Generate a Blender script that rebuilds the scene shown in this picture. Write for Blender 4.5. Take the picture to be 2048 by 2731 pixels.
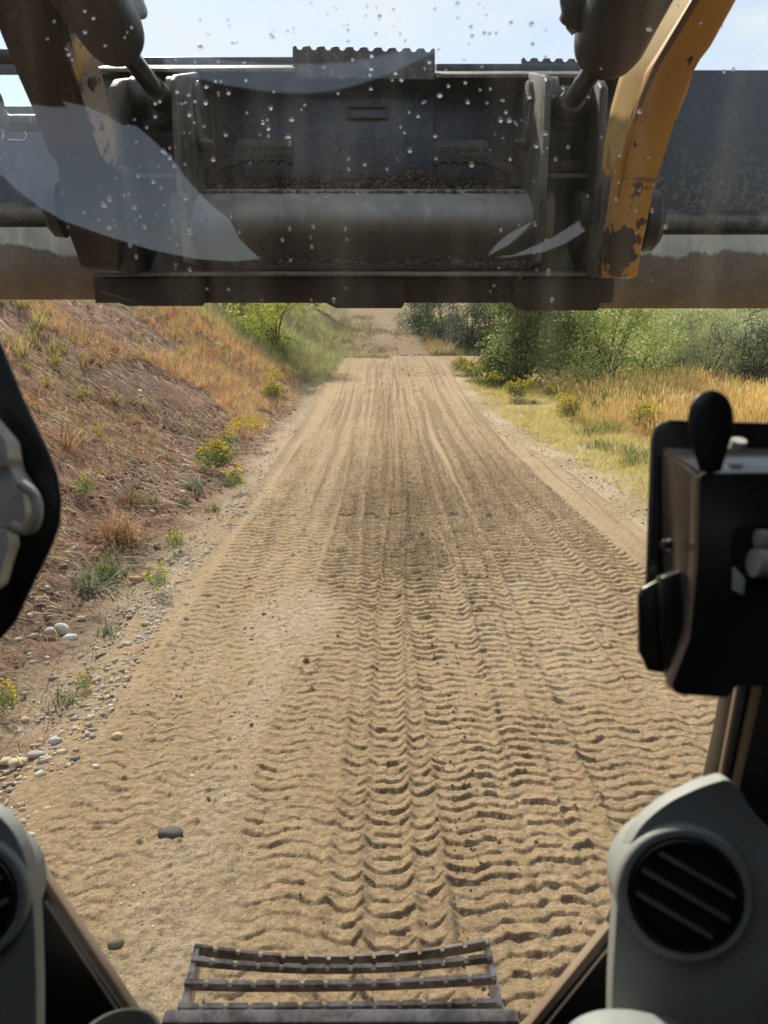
import bpy, bmesh, math, random
import numpy as np
from mathutils import Vector, Matrix, Quaternion
R = math.radians
random.seed(7); rng = np.random.default_rng(11)
sc = bpy.context.scene
for o in list(bpy.data.objects): bpy.data.objects.remove(o)

# ------------------------------------------------------------------ camera
CAM = Vector((0.0, 0.0, 1.9)); PITCH = 14.8; FPX = 1894.0
cd = bpy.data.cameras.new('camera'); cam = bpy.data.objects.new('camera', cd); sc.collection.objects.link(cam)
cam.location = CAM; cam.rotation_euler = (R(90 - PITCH), 0, 0)
cd.sensor_fit = 'VERTICAL'; cd.sensor_height = 34.6; cd.sensor_width = 26; cd.lens = 34.6 * FPX / 2731
cd.clip_start = 0.02; cd.clip_end = 2000
cd.dof.use_dof = True; cd.dof.focus_distance = 3.0; cd.dof.aperture_fstop = 7.0
sc.camera = cam
sc.render.resolution_x = 768; sc.render.resolution_y = 1024

# ------------------------------------------------------------------ light
SUN_EL, SUN_AZ = 44.0, -24.0       # azimuth from +Y (ahead), negative = left
w = bpy.data.worlds.new('World'); sc.world = w; w.use_nodes = True
nt = w.node_tree; nt.nodes.clear()
def N(t, **k):
    n = nt.nodes.new(t)
    for a, b in k.items(): setattr(n, a, b)
    return n
sky = N('ShaderNodeTexSky', sky_type='NISHITA', sun_disc=False)
sky.sun_elevation = R(SUN_EL); sky.sun_rotation = R(SUN_AZ); sky.altitude = 1500; sky.air_density = 1.0; sky.dust_density = 1.5
tc = N('ShaderNodeTexCoord'); mp = N('ShaderNodeMapping'); mp.inputs['Scale'].default_value = (1.0, 1.0, 3.4)
cl = N('ShaderNodeTexNoise'); cl.inputs['Scale'].default_value = 2.6; cl.inputs['Detail'].default_value = 9; cl.inputs['Roughness'].default_value = 0.55; cl.inputs['Distortion'].default_value = 0.4
rp = N('ShaderNodeValToRGB'); rp.color_ramp.elements[0].position = 0.36; rp.color_ramp.elements[1].position = 0.62
cc = N('ShaderNodeRGB'); cc.outputs[0].default_value = (4.9, 5.15, 5.35, 1)
mx = N('ShaderNodeMix', data_type='RGBA'); bg = N('ShaderNodeBackground'); ow = N('ShaderNodeOutputWorld')
L = nt.links.new
mp.inputs['Location'].default_value = (0.35, 0.2, 0.5)
L(tc.outputs['Generated'], mp.inputs[0]); L(mp.outputs[0], cl.inputs['Vector']); L(cl.outputs[0], rp.inputs[0])
mr = N('ShaderNodeMapRange'); mr.inputs['To Min'].default_value = 0.28; mr.inputs['To Max'].default_value = 0.95
L(rp.outputs[0], mr.inputs[0])
L(mr.outputs[0], mx.inputs['Factor']); L(sky.outputs[0], mx.inputs[6]); L(cc.outputs[0], mx.inputs[7])
bg.inputs[1].default_value = 0.115
L(mx.outputs[2], bg.inputs[0]); L(bg.outputs[0], ow.inputs[0])
sl = bpy.data.lights.new('sun', 'SUN'); so = bpy.data.objects.new('sun', sl); sc.collection.objects.link(so)
sl.energy = 4.1; sl.angle = R(3.5); sl.color = (1.0, 0.90, 0.73)
sd = Vector((math.sin(R(SUN_AZ)) * math.cos(R(SUN_EL)), math.cos(R(SUN_AZ)) * math.cos(R(SUN_EL)), math.sin(R(SUN_EL))))
so.rotation_euler = sd.to_track_quat('Z', 'Y').to_euler(); so.location = (0, 0, 30)
sc.view_settings.view_transform = 'Standard'; sc.view_settings.look = 'None'; sc.view_settings.gamma = 1
sc.view_settings.use_curve_mapping = False; sc.view_settings.exposure = 0.82
sc.render.engine = 'CYCLES'
sc.cycles.max_bounces = 8; sc.cycles.transparent_max_bounces = 16; sc.cycles.caustics_refractive = False; sc.cycles.caustics_reflective = False

# ------------------------------------------------------------------ helpers: pixels of the photo (2048x2731) to points of the place
CP, SP = math.cos(R(PITCH)), math.sin(R(PITCH))
def ray(u, v):
    a = (u - 1024) / FPX; b = -(v - 1365.5) / FPX
    return Vector((a, CP + b * SP, b * CP - SP))
def P(u, v, Y): d = ray(u, v); return CAM + d * (Y / d.y)
def PD(u, v, t): return CAM + ray(u, v) * t

def props(o, label=None, cat=None, group=None, kind=None):
    if label: o['label'] = label
    if cat: o['category'] = cat
    if group: o['group'] = group
    if kind: o['kind'] = kind
    return o
def link(name, data, parent=None):
    o = bpy.data.objects.new(name, data); sc.collection.objects.link(o)
    if parent is not None:
        o.parent = parent
        if parent.type == 'EMPTY': o.matrix_parent_inverse = Matrix.Translation(-parent.location)
    return o
def empty(name, loc, **k):
    o = bpy.data.objects.new(name, None); o.location = loc; o.empty_display_size = .1; sc.collection.objects.link(o); props(o, **k); return o
def bm_obj(name, bm, m, parent=None, smooth=True, ang=40):
    bmesh.ops.recalc_face_normals(bm, faces=bm.faces)
    me = bpy.data.meshes.new(name); bm.to_mesh(me); bm.free(); me.materials.append(m)
    if smooth:
        me.polygons.foreach_set('use_smooth', [True] * len(me.polygons)); me.set_sharp_from_angle(angle=R(ang))
    return link(name, me, parent)
def prism_bm(front, back, bevel=0.0, seg=2, bm=None):
    """closed solid between two outlines with the same number of points"""
    own = bm is None
    if own: bm = bmesh.new()
    f = [bm.verts.new(p) for p in front]; b = [bm.verts.new(p) for p in back]; n = len(f)
    bm.faces.new(f); bm.faces.new(list(reversed(b)))
    for i in range(n): bm.faces.new((f[i], b[i], b[(i + 1) % n], f[(i + 1) % n]))
    if own:
        bmesh.ops.recalc_face_normals(bm, faces=bm.faces)
        if bevel > 0:
            bmesh.ops.bevel(bm, geom=list(bm.edges), offset=bevel, segments=seg, affect='EDGES', profile=.5, clamp_overlap=True)
    return bm
def rounded(poly, r=0, n=4):
    if not r: return poly
    out = []
    for i, p in enumerate(poly):
        a = Vector(poly[i - 1]); c = Vector(poly[(i + 1) % len(poly)]); p = Vector(p)
        u = a - p; w_ = c - p; rr = min(r, u.length * .45, w_.length * .45)
        s = p + u.normalized() * rr; e = p + w_.normalized() * rr
        for k in range(n + 1):
            t = k / n; out.append(tuple(s * (1 - t) ** 2 + p * 2 * t * (1 - t) + e * t * t))
    return out
def slab(name, poly, Y, th, m, parent=None, bevel=.003, rad=0, seg=2):
    """a plate standing across the view at distance Y (number or one per point), th metres thick"""
    ys = Y if isinstance(Y, (list, tuple)) else None
    if ys is None: poly = rounded(poly, rad)
    fr = [P(p[0], p[1], ys[i] if ys else Y) for i, p in enumerate(poly)]
    bk = [p + Vector((0, th, 0)) for p in fr]
    return bm_obj(name, prism_bm(fr, bk, bevel, seg), m, parent)
def slabd(name, poly, t, th, m, parent=None, bevel=.003, rad=0, seg=3):
    """the same, tilted with the machine's sloping dash (plane at right angles to the line of sight)"""
    poly = rounded(poly, rad); n = Vector((0, CP, -SP))
    fr = [PD(p[0], p[1], t) for p in poly]; bk = [p + n * th for p in fr]
    return bm_obj(name, prism_bm(fr, bk, bevel, seg), m, parent)
def side_plate(name, prof, x0, x1, m, parent=None, bevel=.004):
    """plate in the y-z plane, prof = [(y,z)...]"""
    return bm_obj(name, prism_bm([Vector((x0, y, z)) for y, z in prof], [Vector((x1, y, z)) for y, z in prof], bevel), m, parent)
def box(name, lo, hi, m, parent=None, bevel=.003):
    x0, y0, z0 = lo; x1, y1, z1 = hi
    return bm_obj(name, prism_bm([Vector(q) for q in ((x0, y0, z0), (x1, y0, z0), (x1, y0, z1), (x0, y0, z1))],
                                 [Vector(q) for q in ((x0, y1, z0), (x1, y1, z0), (x1, y1, z1), (x0, y1, z1))], bevel), m, parent)
def frame_of(d):
    d = d.normalized(); a = Vector((0, 0, 1)) if abs(d.z) < .9 else Vector((1, 0, 0))
    x = d.cross(a).normalized(); return x, d.cross(x).normalized()
def lathe(name, origin, axis, prof, m, parent=None, n=28, ang=35, bm=None):
    """prof = [(distance along axis, radius)...]"""
    own = bm is None
    if own: bm = bmesh.new()
    ax = axis.normalized(); x, y = frame_of(ax); rings = []
    for s, r in prof:
        c = origin + ax * s
        rings.append([bm.verts.new(c)] if r < 1e-6 else [bm.verts.new(c + (x * math.cos(a) + y * math.sin(a)) * r) for a in (2 * math.pi * k / n for k in range(n))])
    for A, B in zip(rings, rings[1:]):
        if len(A) == 1 and len(B) == 1: continue
        for k in range(n):
            k2 = (k + 1) % n
            if len(A) == 1: bm.faces.new((A[0], B[k], B[k2]))
            elif len(B) == 1: bm.faces.new((A[k], B[0], A[k2]))
            else: bm.faces.new((A[k], B[k], B[k2], A[k2]))
    if own: return bm_obj(name, bm, m, parent, ang=ang)
def tube(name, pts, r, m, parent=None, n=10, bm=None):
    own = bm is None
    if own: bm = bmesh.new()
    pts = [Vector(p) for p in pts]; rings = []; x = None
    for i, p in enumerate(pts):
        d = (pts[min(i + 1, len(pts) - 1)] - pts[max(i - 1, 0)]).normalized()
        if x is None: x, _ = frame_of(d)
        x = (x - d * x.dot(d)).normalized(); y = d.cross(x); rr = r[i] if isinstance(r, (list, tuple)) else r
        rings.append([bm.verts.new(p + (x * math.cos(a) + y * math.sin(a)) * rr) for a in (2 * math.pi * k / n for k in range(n))])
    for A, B in zip(rings, rings[1:]):
        for k in range(n): bm.faces.new((A[k], B[k], B[(k + 1) % n], A[(k + 1) % n]))
    bm.faces.new(rings[0]); bm.faces.new(list(reversed(rings[-1])))
    if own: return bm_obj(name, bm, m, parent)
def smooth_pts(pts, k=6):
    pts = [Vector(p) for p in pts]; out = []
    for i in range(len(pts) - 1):
        p0, p1, p2, p3 = pts[max(i - 1, 0)], pts[i], pts[i + 1], pts[min(i + 2, len(pts) - 1)]
        for j in range(k):
            t = j / k; out.append(.5 * ((2 * p1) + (p2 - p0) * t + (2 * p0 - 5 * p1 + 4 * p2 - p3) * t * t + (-p0 + 3 * p1 - 3 * p2 + p3) * t ** 3))
    out.append(pts[-1]); return out

# ------------------------------------------------------------------ numpy noise and mesh helpers
def _h(ix, iy, s):
    n = (np.atleast_1d(ix).astype(np.int64) * 374761393 + iy.astype(np.int64) * 668265263 + s * 1442695041) & 0xffffffff
    n = ((n ^ (n >> 13)) * 1274126177) & 0xffffffff
    n = ((n ^ (n >> 16)) * 2246822519) & 0xffffffff
    return ((n ^ (n >> 15)) & 0xffffff) / float(0xffffff)
def vn(x, y, s=0):
    x = np.asarray(x, float); y = np.asarray(y, float)
    ix = np.floor(x); iy = np.floor(y); fx = x - ix; fy = y - iy; fx = fx * fx * (3 - 2 * fx); fy = fy * fy * (3 - 2 * fy)
    a = _h(ix, iy, s); b = _h(ix + 1, iy, s); c = _h(ix, iy + 1, s); d = _h(ix + 1, iy + 1, s)
    return (a + (b - a) * fx) * (1 - fy) + (c + (d - c) * fx) * fy
def fbm(x, y, s=0, o=4, g=.5):
    t = 0; a = 1; tot = 0
    for k in range(o): t = t + a * (vn(x * 2 ** k, y * 2 ** k, s + k * 17) - .5); tot += a; a *= g
    return t / tot * 2
def sst(a, b, x): t = np.clip((x - a) / (b - a), 0, 1); return t * t * (3 - 2 * t)
def np_mesh(name, V, F, m, cols=None, parent=None, smooth=True):
    me = bpy.data.meshes.new(name); V = np.asarray(V, np.float32); F = np.asarray(F, np.int32); k = F.shape[1]
    me.vertices.add(len(V)); me.vertices.foreach_set('co', V.ravel()); me.loops.add(F.size); me.loops.foreach_set('vertex_index', F.ravel())
    me.polygons.add(len(F)); me.polygons.foreach_set('loop_start', np.arange(0, F.size, k, dtype=np.int32))
    if smooth: me.polygons.foreach_set('use_smooth', np.ones(len(F), bool))
    if cols is not None:
        c = np.ones((len(V), 4), np.float32); c[:, :cols.shape[1]] = cols
        at = me.color_attributes.new('Col', 'FLOAT_COLOR', 'POINT'); at.data.foreach_set('color', c.ravel())
    me.update(); me.validate(); me.materials.append(m)
    return link(name, me, parent)
def grid_faces(nr, nc, off=0):
    i = np.arange(nr - 1)[:, None] * nc + np.arange(nc - 1)[None, :] + off; i = i.ravel()
    return np.stack([i, i + 1, i + nc + 1, i + nc], 1)
def replicate(T, F, mats, tcol=None, icol=None):
    """T (n,3) template, F faces, mats (k,3,4) transforms -> joined verts, faces, colours"""
    k = len(mats); n = len(T)
    V = np.einsum('kij,nj->kni', mats[:, :, :3], T) + mats[:, None, :, 3]
    FF = (F[None] + (np.arange(k) * n)[:, None, None]).reshape(-1, F.shape[1])
    C = None
    if icol is not None:
        C = np.repeat(icol[:, None, :], n, 1)
        if tcol is not None: C = C * tcol[None]
        C = C.reshape(-1, 3)
    return V.reshape(-1, 3), FF, C
def xf(pos, rot, scl):
    """rot = euler zxy-like arrays (az, tilt), scl (k,) or (k,3)"""
    k = len(pos); az, tl = rot; s = np.asarray(scl); s = s if s.ndim == 2 else np.repeat(s[:, None], 3, 1)
    ca, sa, ct, st = np.cos(az), np.sin(az), np.cos(tl), np.sin(tl)
    M = np.zeros((k, 3, 4))
    M[:, 0, 0] = ca; M[:, 0, 1] = -sa * ct; M[:, 0, 2] = sa * st
    M[:, 1, 0] = sa; M[:, 1, 1] = ca * ct; M[:, 1, 2] = -ca * st
    M[:, 2, 1] = st; M[:, 2, 2] = ct
    M[:, :, :3] *= s[:, None, :]; M[:, :, 3] = pos; return M
# ------------------------------------------------------------------ materials
class MT:
    def __init__(s, name, rough=.6, metal=0.0, spec=.5):
        s.m = bpy.data.materials.new(name); s.m.use_nodes = True; s.t = s.m.node_tree
        s.b = s.t.nodes['Principled BSDF']; s.b.inputs['Roughness'].default_value = rough; s.b.inputs['Metallic'].default_value = metal
        s.b.inputs['Specular IOR Level'].default_value = spec
        s.co = s.t.nodes.new('ShaderNodeTexCoord').outputs['Object']; s.col = None
    def n(s, t, **k):
        x = s.t.nodes.new(t)
        for a, b in k.items(): setattr(x, a, b)
        return x
    def l(s, a, b): s.t.links.new(a, b)
    def noise(s, scale, detail=5, stretch=None, rough=.55, dist=0, off=(0, 0, 0)):
        x = s.n('ShaderNodeTexNoise'); x.inputs['Scale'].default_value = scale; x.inputs['Detail'].default_value = detail
        x.inputs['Roughness'].default_value = rough; x.inputs['Distortion'].default_value = dist
        mpp = s.n('ShaderNodeMapping'); mpp.inputs['Scale'].default_value = stretch or (1, 1, 1); mpp.inputs['Location'].default_value = off
        s.l(s.co, mpp.inputs[0]); s.l(mpp.outputs[0], x.inputs['Vector']); return x.outputs[0]
    def ramp(s, f, a, b, lo=0, hi=1):
        x = s.n('ShaderNodeMapRange'); x.interpolation_type = 'SMOOTHSTEP'
        for k, v in zip(('From Min', 'From Max', 'To Min', 'To Max'), (a, b, lo, hi)): x.inputs[k].default_value = v
        s.l(f, x.inputs[0]); return x.outputs[0]
    def math(s, op, a, b):
        x = s.n('ShaderNodeMath', operation=op)
        for i, q in enumerate((a, b)):
            if isinstance(q, (int, float)): x.inputs[i].default_value = q
            else: s.l(q, x.inputs[i])
        return x.outputs[0]
    def mix(s, f, a, b, mode='MIX'):
        x = s.n('ShaderNodeMix', data_type='RGBA', blend_type=mode)
        for q, i in ((f, 0), (a, 6), (b, 7)):
            if isinstance(q, (int, float)): x.inputs[i].default_value = q
            elif isinstance(q, tuple): x.inputs[i].default_value = (*q, 1)
            else: s.l(q, x.inputs[i])
        return x.outputs[2]
    def attr(s):
        return s.n('ShaderNodeAttribute', attribute_name='Col').outputs['Color']
    def xyz(s):
        x = s.n('ShaderNodeSeparateXYZ'); s.l(s.co, x.inputs[0]); return x.outputs
    def bump(s, h, strength=.5, dist=.01):
        x = s.n('ShaderNodeBump'); x.inputs['Strength'].default_value = strength; x.inputs['Distance'].default_value = dist
        s.l(h, x.inputs['Height'])
        if s.b.inputs['Normal'].links: s.l(s.b.inputs['Normal'].links[0].from_socket, x.inputs['Normal'])
        s.l(x.outputs[0], s.b.inputs['Normal'])
    def rough(s, f, lo, hi): s.l(s.ramp(f, .2, .8, lo, hi), s.b.inputs['Roughness'])
    def done(s, c):
        if isinstance(c, tuple): s.b.inputs['Base Color'].default_value = (*c, 1)
        else: s.l(c, s.b.inputs['Base Color'])
        return s.m

def simple(name, c, rough=.5, metal=0., grain=0.0, gs=60):
    m = MT(name, rough, metal); n = m.noise(gs, 4)
    if grain: m.bump(n, grain, .002)
    return m.done(m.mix(m.ramp(m.noise(7, 5), .35, .7), c, tuple(x * .8 for x in c)))

# dark painted steel with dust film, scratches and runs
def steel(name, base, dust, amt=.5, scale=6, rough=.42, runs=True, chips=None):
    m = MT(name, rough)
    n1 = m.noise(scale, 8, rough=.65); n2 = m.noise(90, 3); c = m.mix(m.ramp(n1, .42 - .1 * amt, .78, 0, amt), base, dust)
    if runs:
        n3 = m.noise(9, 5, (4, 4, .35)); c = m.mix(m.ramp(n3, .5, .75, 0, .55 * amt), c, dust)
        n5 = m.noise(5, 2, (9, 9, .5), dist=.6, off=(3, 1, 2)); c = m.mix(m.ramp(n5, .70, .74, 0, .35), c, tuple(min(1, x * 1.6) for x in dust))
    c = m.mix(m.ramp(n2, .58, .68, 0, .7 * amt), c, dust); n6 = m.noise(scale * 5, 8, rough=.75, off=(1, 2, 9)); c = m.mix(m.ramp(n6, .55, .66, 0, .6 * amt), c, tuple(q * .8 for q in dust)); c = m.mix(m.ramp(n6, .42, .34, 0, .6), c, tuple(q * .35 for q in base))
    if chips: n4 = m.noise(scale * 2.6, 10, rough=.72, off=(5, 0, 0)); c = m.mix(m.ramp(n4, .60, .63), c, chips)
    m.rough(n1, rough, min(.95, rough + .35)); m.bump(n2, .25, .002); m.bump(n1, .2, .004)
    return m.done(c)
M_blue = steel('bucket_paint', (.036, .045, .068), (.20, .20, .20), .7, 5, .34)
def dusty_side():
    m = MT('bucket_side_paint_dusty', .36); n1 = m.noise(4, 8, rough=.65); n2 = m.noise(70, 6, rough=.75); x = m.xyz()
    lowz = m.ramp(x[2], 2.16, 2.36, 1, 0); c = m.mix(m.ramp(n1, .4, .75, 0, .4), (.032, .040, .060), (.13, .135, .145))
    c = m.mix(m.math('MULTIPLY', m.ramp(n2, .47, .62), m.math('ADD', m.math('MULTIPLY', lowz, .55), .06)), c, (.26, .25, .23))
    for k, (st, off) in enumerate((((16, 1, 1.2), (0, 3, 1)), ((22, 1, .8), (4, 1, 7)))):
        r = m.noise(3.0, 1, st, dist=1.2, off=off); c = m.mix(m.ramp(r, .735, .75, 0, .5), c, (.25, .25, .26))
    m.bump(n2, .25, .002); return m.done(c)
M_side = dusty_side()
M_black = steel('coupler_black', (.014, .012, .011), (.15, .12, .095), .8, 7, .42)
M_worn = steel('worn_grey_steel', (.036, .033, .030), (.24, .215, .18), .8, 9, .36)
M_tubem = None
def mud_metal(name, top, z0, z1, wave=.03, mud=(.105, .075, .05)):
    m = MT(name, .6); x = m.xyz(); wv = m.noise(3.2, 6, (1, .4, .4), rough=.6)
    zz = m.math('ADD', x[2], m.math('MULTIPLY', m.math('SUBTRACT', wv, .5), wave * 4))
    f = m.ramp(zz, z0, z1, 1, 0)
    n1 = m.noise(14, 8, rough=.7); n2 = m.noise(120, 4, rough=.7)
    t = m.mix(m.ramp(n1, .4, .7, 0, .7), top, tuple(q * .55 for q in top)); t = m.mix(m.ramp(m.noise(10, 4, (3, 3, .3)), .5, .7, 0, .5), t, tuple(min(1, q * 1.5) for q in top))
    md = m.mix(m.ramp(n1, .35, .7), mud, tuple(q * .72 for q in mud)); md = m.mix(m.ramp(n2, .6, .7, 0, .8), md, tuple(q * .35 for q in mud))
    m.l(m.ramp(f, 0, 1, .42, .9), m.b.inputs['Roughness'])
    m.bump(m.math('MULTIPLY', f, m.math('ADD', n2, m.math('MULTIPLY', n1, 2))), .8, .006); m.bump(n2, .15, .002)
    return m.done(m.mix(f, t, md))
def yellow(name, chip=.55, dirt=.5, base=(.52, .25, .04)):
    m = MT(name, .42); n1 = m.noise(7, 10, rough=.7); n2 = m.noise(38, 8, (1, 1, .45), rough=.7); n3 = m.noise(4, 6)
    x = m.xyz(); low = m.ramp(x[2], 1.95, 2.25, .085, -.02)
    c = m.mix(m.ramp(n3, .35, .7, 0, dirt), base, (.30, .19, .09))
    c = m.mix(m.ramp(m.math('ADD', n2, low), .60, .68, 0, .75), c, (.14, .08, .035))
    n5 = m.noise(26, 6, (1, 1, .5), rough=.75, off=(2, 5, 1)); ch = m.math('MAXIMUM', m.ramp(m.math('ADD', n1, low), chip + .02, chip + .035), m.ramp(m.math('ADD', n5, m.math('MULTIPLY', low, 1.2)), .62, .64)); c = m.mix(ch, c, (.035, .022, .016))
    m.bump(ch, -.6, .002); m.bump(n2, .15, .002); m.rough(n3, .38, .7)
    return m.done(c)
M_yellow = yellow('yellow_arm_paint'); M_yel_lit = yellow('yellow_arm_lit_paint', .66, .25, (.62, .40, .14))  # second one is a paler copy: light on the inner face is in its colour
def armleft(name, thr):
    m = MT(name, .45); n1 = m.noise(6, 9, (1, 1, .5), rough=.68); n2 = m.noise(30, 7, rough=.7)
    c = m.mix(m.ramp(n2, .4, .7), (.030, .017, .012), (.011, .009, .008)); c = m.mix(m.ramp(n1, thr, thr + .03), c, (.34, .17, .04))
    c = m.mix(m.ramp(n2, .58, .66, 0, .6), c, (.10, .075, .055)); m.rough(n1, .35, .75); m.bump(n2, .3, .003); return m.done(c)
M_armL = armleft('black_oily_arm_paint', .61)
def armstrip():
    m = MT('rubbed_arm_paint', .5); n1 = m.noise(8, 9, (1, 1, .6), rough=.72); n2 = m.noise(40, 8, rough=.7)
    c = m.mix(m.ramp(n1, .5, .58), (.32, .26, .21), (.62, .36, .10)); c = m.mix(m.ramp(n2, .54, .60), c, (.05, .038, .03)); m.bump(n2, .3, .003); return m.done(c)
M_strip = armstrip()
M_cyl = steel('black_cylinder_paint', (.016, .013, .012), (.07, .055, .045), .5, 5, .35, False)
m = MT('rod_steel', .22, .9); M_rod = m.done(m.mix(m.ramp(m.noise(30, 5, (1, 1, .2)), .4, .7), (.30, .30, .31), (.18, .17, .16)))
M_soilmetal = mud_metal('soiled_lower_steel', (.05, .042, .035), 5, 6, .01, (.052, .034, .023))
M_int_black = simple('black_plastic', (.009, .009, .010), .38, 0, .15, 150)
M_matte_black = simple('matte_black_liner', (.004, .004, .004), .85)
M_gloss_black = simple('black_powder_coat', (.016, .015, .015), .24, 0, .06, 200); M_gloss_black.node_tree.nodes['Principled BSDF'].inputs['Specular IOR Level'].default_value = 1.0
M_pod = simple('grey_vent_plastic', (.38, .395, .385), .5, 0, .25, 420)
M_pod2 = simple('pale_grey_plastic', (.32, .345, .34), .45, 0, .2, 420)
M_trim = simple('tan_rubber_trim', (.30, .22, .155), .6)
M_zinc = steel('zinc_latch', (.58, .57, .52), (.26, .15, .08), .6, 25, .35, False)
m = MT('step_steel', .4, .0); nn = m.noise(28, 8, rough=.7); c = m.mix(m.ramp(nn, .38, .62), (.58, .48, .41), (.20, .15, .11)); m.bump(nn, .3, .003); M_step = m.done(c)
m = MT('wet_soil', .9); nn = m.noise(60, 6, rough=.7); m.bump(nn, .8, .006); M_soil = m.done(m.mix(m.ramp(nn, .35, .7), (.085, .052, .034), (.030, .019, .014)))
# clear windscreen: thin pane, mostly transmitting with a mirror part
g = bpy.data.materials.new('windscreen_glass'); g.use_nodes = True; t = g.node_tree; t.nodes.clear()
a = t.nodes.new('ShaderNodeBsdfTransparent'); a.inputs[0].default_value = (.97, .985, .98, 1)
b = t.nodes.new('ShaderNodeBsdfGlossy'); b.inputs['Roughness'].default_value = 0.022
mi = t.nodes.new('ShaderNodeMixShader'); fr = t.nodes.new('ShaderNodeLayerWeight'); fr.inputs[0].default_value = .5; pw = t.nodes.new('ShaderNodeMath'); pw.operation = 'POWER'; pw.inputs[1].default_value = 5
ma = t.nodes.new('ShaderNodeMath'); ma.operation = 'MULTIPLY_ADD'; ma.inputs[1].default_value = .6; ma.inputs[2].default_value = .055; ma.use_clamp = True
ou = t.nodes.new('ShaderNodeOutputMaterial')
t.links.new(fr.outputs['Facing'], pw.inputs[0]); t.links.new(pw.outputs[0], ma.inputs[0]); t.links.new(ma.outputs[0], mi.inputs[0]); t.links.new(a.outputs[0], mi.inputs[1]); t.links.new(b.outputs[0], mi.inputs[2]); t.links.new(mi.outputs[0], ou.inputs[0])
tcg = t.nodes.new('ShaderNodeTexCoord'); mpg = t.nodes.new('ShaderNodeMapping'); mpg.inputs['Scale'].default_value = (9, 1, .9); ng = t.nodes.new('ShaderNodeTexNoise'); ng.inputs['Scale'].default_value = 3; ng.inputs['Detail'].default_value = 7
rg = t.nodes.new('ShaderNodeMapRange'); rg.interpolation_type = 'SMOOTHSTEP'
for k_, v_ in zip(('From Min', 'From Max', 'To Min', 'To Max'), (.40, .80, .0015, .014)): rg.inputs[k_].default_value = v_
tl_ = t.nodes.new('ShaderNodeBsdfTranslucent'); tl_.inputs[0].default_value = (.75, .72, .66, 1); m2 = t.nodes.new('ShaderNodeMixShader')
t.links.new(tcg.outputs['Object'], mpg.inputs[0]); t.links.new(mpg.outputs[0], ng.inputs['Vector']); t.links.new(ng.outputs[0], rg.inputs[0]); t.links.new(rg.outputs[0], m2.inputs[0])
t.links.new(mi.outputs[0], m2.inputs[1]); t.links.new(tl_.outputs[0], m2.inputs[2]); t.links.new(m2.outputs[0], ou.inputs[0])
M_glass = g
g = bpy.data.materials.new('water'); g.use_nodes = True; t = g.node_tree; t.nodes.clear()
a = t.nodes.new('ShaderNodeBsdfGlass'); a.inputs['IOR'].default_value = 1.33; a.inputs['Roughness'].default_value = 0; ou = t.nodes.new('ShaderNodeOutputMaterial'); t.links.new(a.outputs[0], ou.inputs[0])
M_water = g

# ground: colour zones come with the mesh, grain and pebbles from the shader
def ground_mat(name, fine=1.0, stones=.3):
    m = MT(name, .92, spec=.2); n1 = m.noise(1.3, 8, rough=.6); n2 = m.noise(34, 7, rough=.7); n3 = m.noise(220, 3, rough=.7)
    c = m.mix(m.ramp(n1, .3, .7, 0, .35), m.attr(), (.80, .78, .76), 'MULTIPLY')
    c = m.mix(m.ramp(n2, .3, .68, .0, .65), (1, 1, 1), (.50, .47, .44)) if False else m.mix(m.ramp(n2, .32, .68, .0, .7), c, m.mix(1.0, c, (.52, .48, .45), 'MULTIPLY'))
    v = m.n('ShaderNodeTexVoronoi'); v.inputs['Scale'].default_value = 75; m.l(m.co, v.inputs['Vector'])
    sp = m.ramp(v.outputs['Distance'], .12, .30, 1, 0); al = m.n('ShaderNodeAttribute', attribute_name='Grit').outputs['Fac']
    thr = m.ramp(m.math('ADD', m.n('ShaderNodeSeparateColor').outputs[0], 0), 0, 1)
    sv = m.n('ShaderNodeSeparateColor'); m.l(v.outputs['Color'], sv.inputs[0])
    pick = m.math('GREATER_THAN', m.math('ADD', sv.outputs[0], m.math('MULTIPLY', al, .75)), .93)
    f = m.math('MULTIPLY', m.math('MULTIPLY', sp, pick), .9)
    sc_ = m.mix(sv.outputs[1], (.30, .24, .18), (.62, .55, .45))
    v2 = m.n('ShaderNodeTexVoronoi'); v2.inputs['Scale'].default_value = 150; m.l(m.co, v2.inputs['Vector']); sv2 = m.n('ShaderNodeSeparateColor'); m.l(v2.outputs['Color'], sv2.inputs[0]); f2 = m.math('MULTIPLY', m.ramp(v2.outputs['Distance'], .15, .35, 1, 0), m.math('GREATER_THAN', m.math('ADD', sv2.outputs[0], m.math('MULTIPLY', al, .8)), .90)); c = m.mix(m.math('MULTIPLY', f2, .85), c, m.mix(sv2.outputs[1], (.26, .20, .15), (.66, .58, .47))); c = m.mix(f, c, sc_); c = m.mix(m.ramp(n3, .34, .70, 0, .5), c, m.mix(1.0, c, (1.35, 1.33, 1.28), 'MULTIPLY'))
    n4 = m.noise(95, 4, rough=.75); c = m.mix(m.ramp(n4, .52, .64, 0, .55), c, m.mix(1.0, c, (.45, .42, .40), 'MULTIPLY')); m.bump(n3, 1.0 * fine, .005); m.bump(n4, .9 * fine, .008); m.bump(n2, .9 * fine, .014); m.bump(f, .5, .008)
    return m.done(c)
M_road = ground_mat('sandy_road_soil'); M_bank = ground_mat('red_brown_bank_soil', 1.3); M_verge = ground_mat('gravelly_verge_soil')
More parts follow.
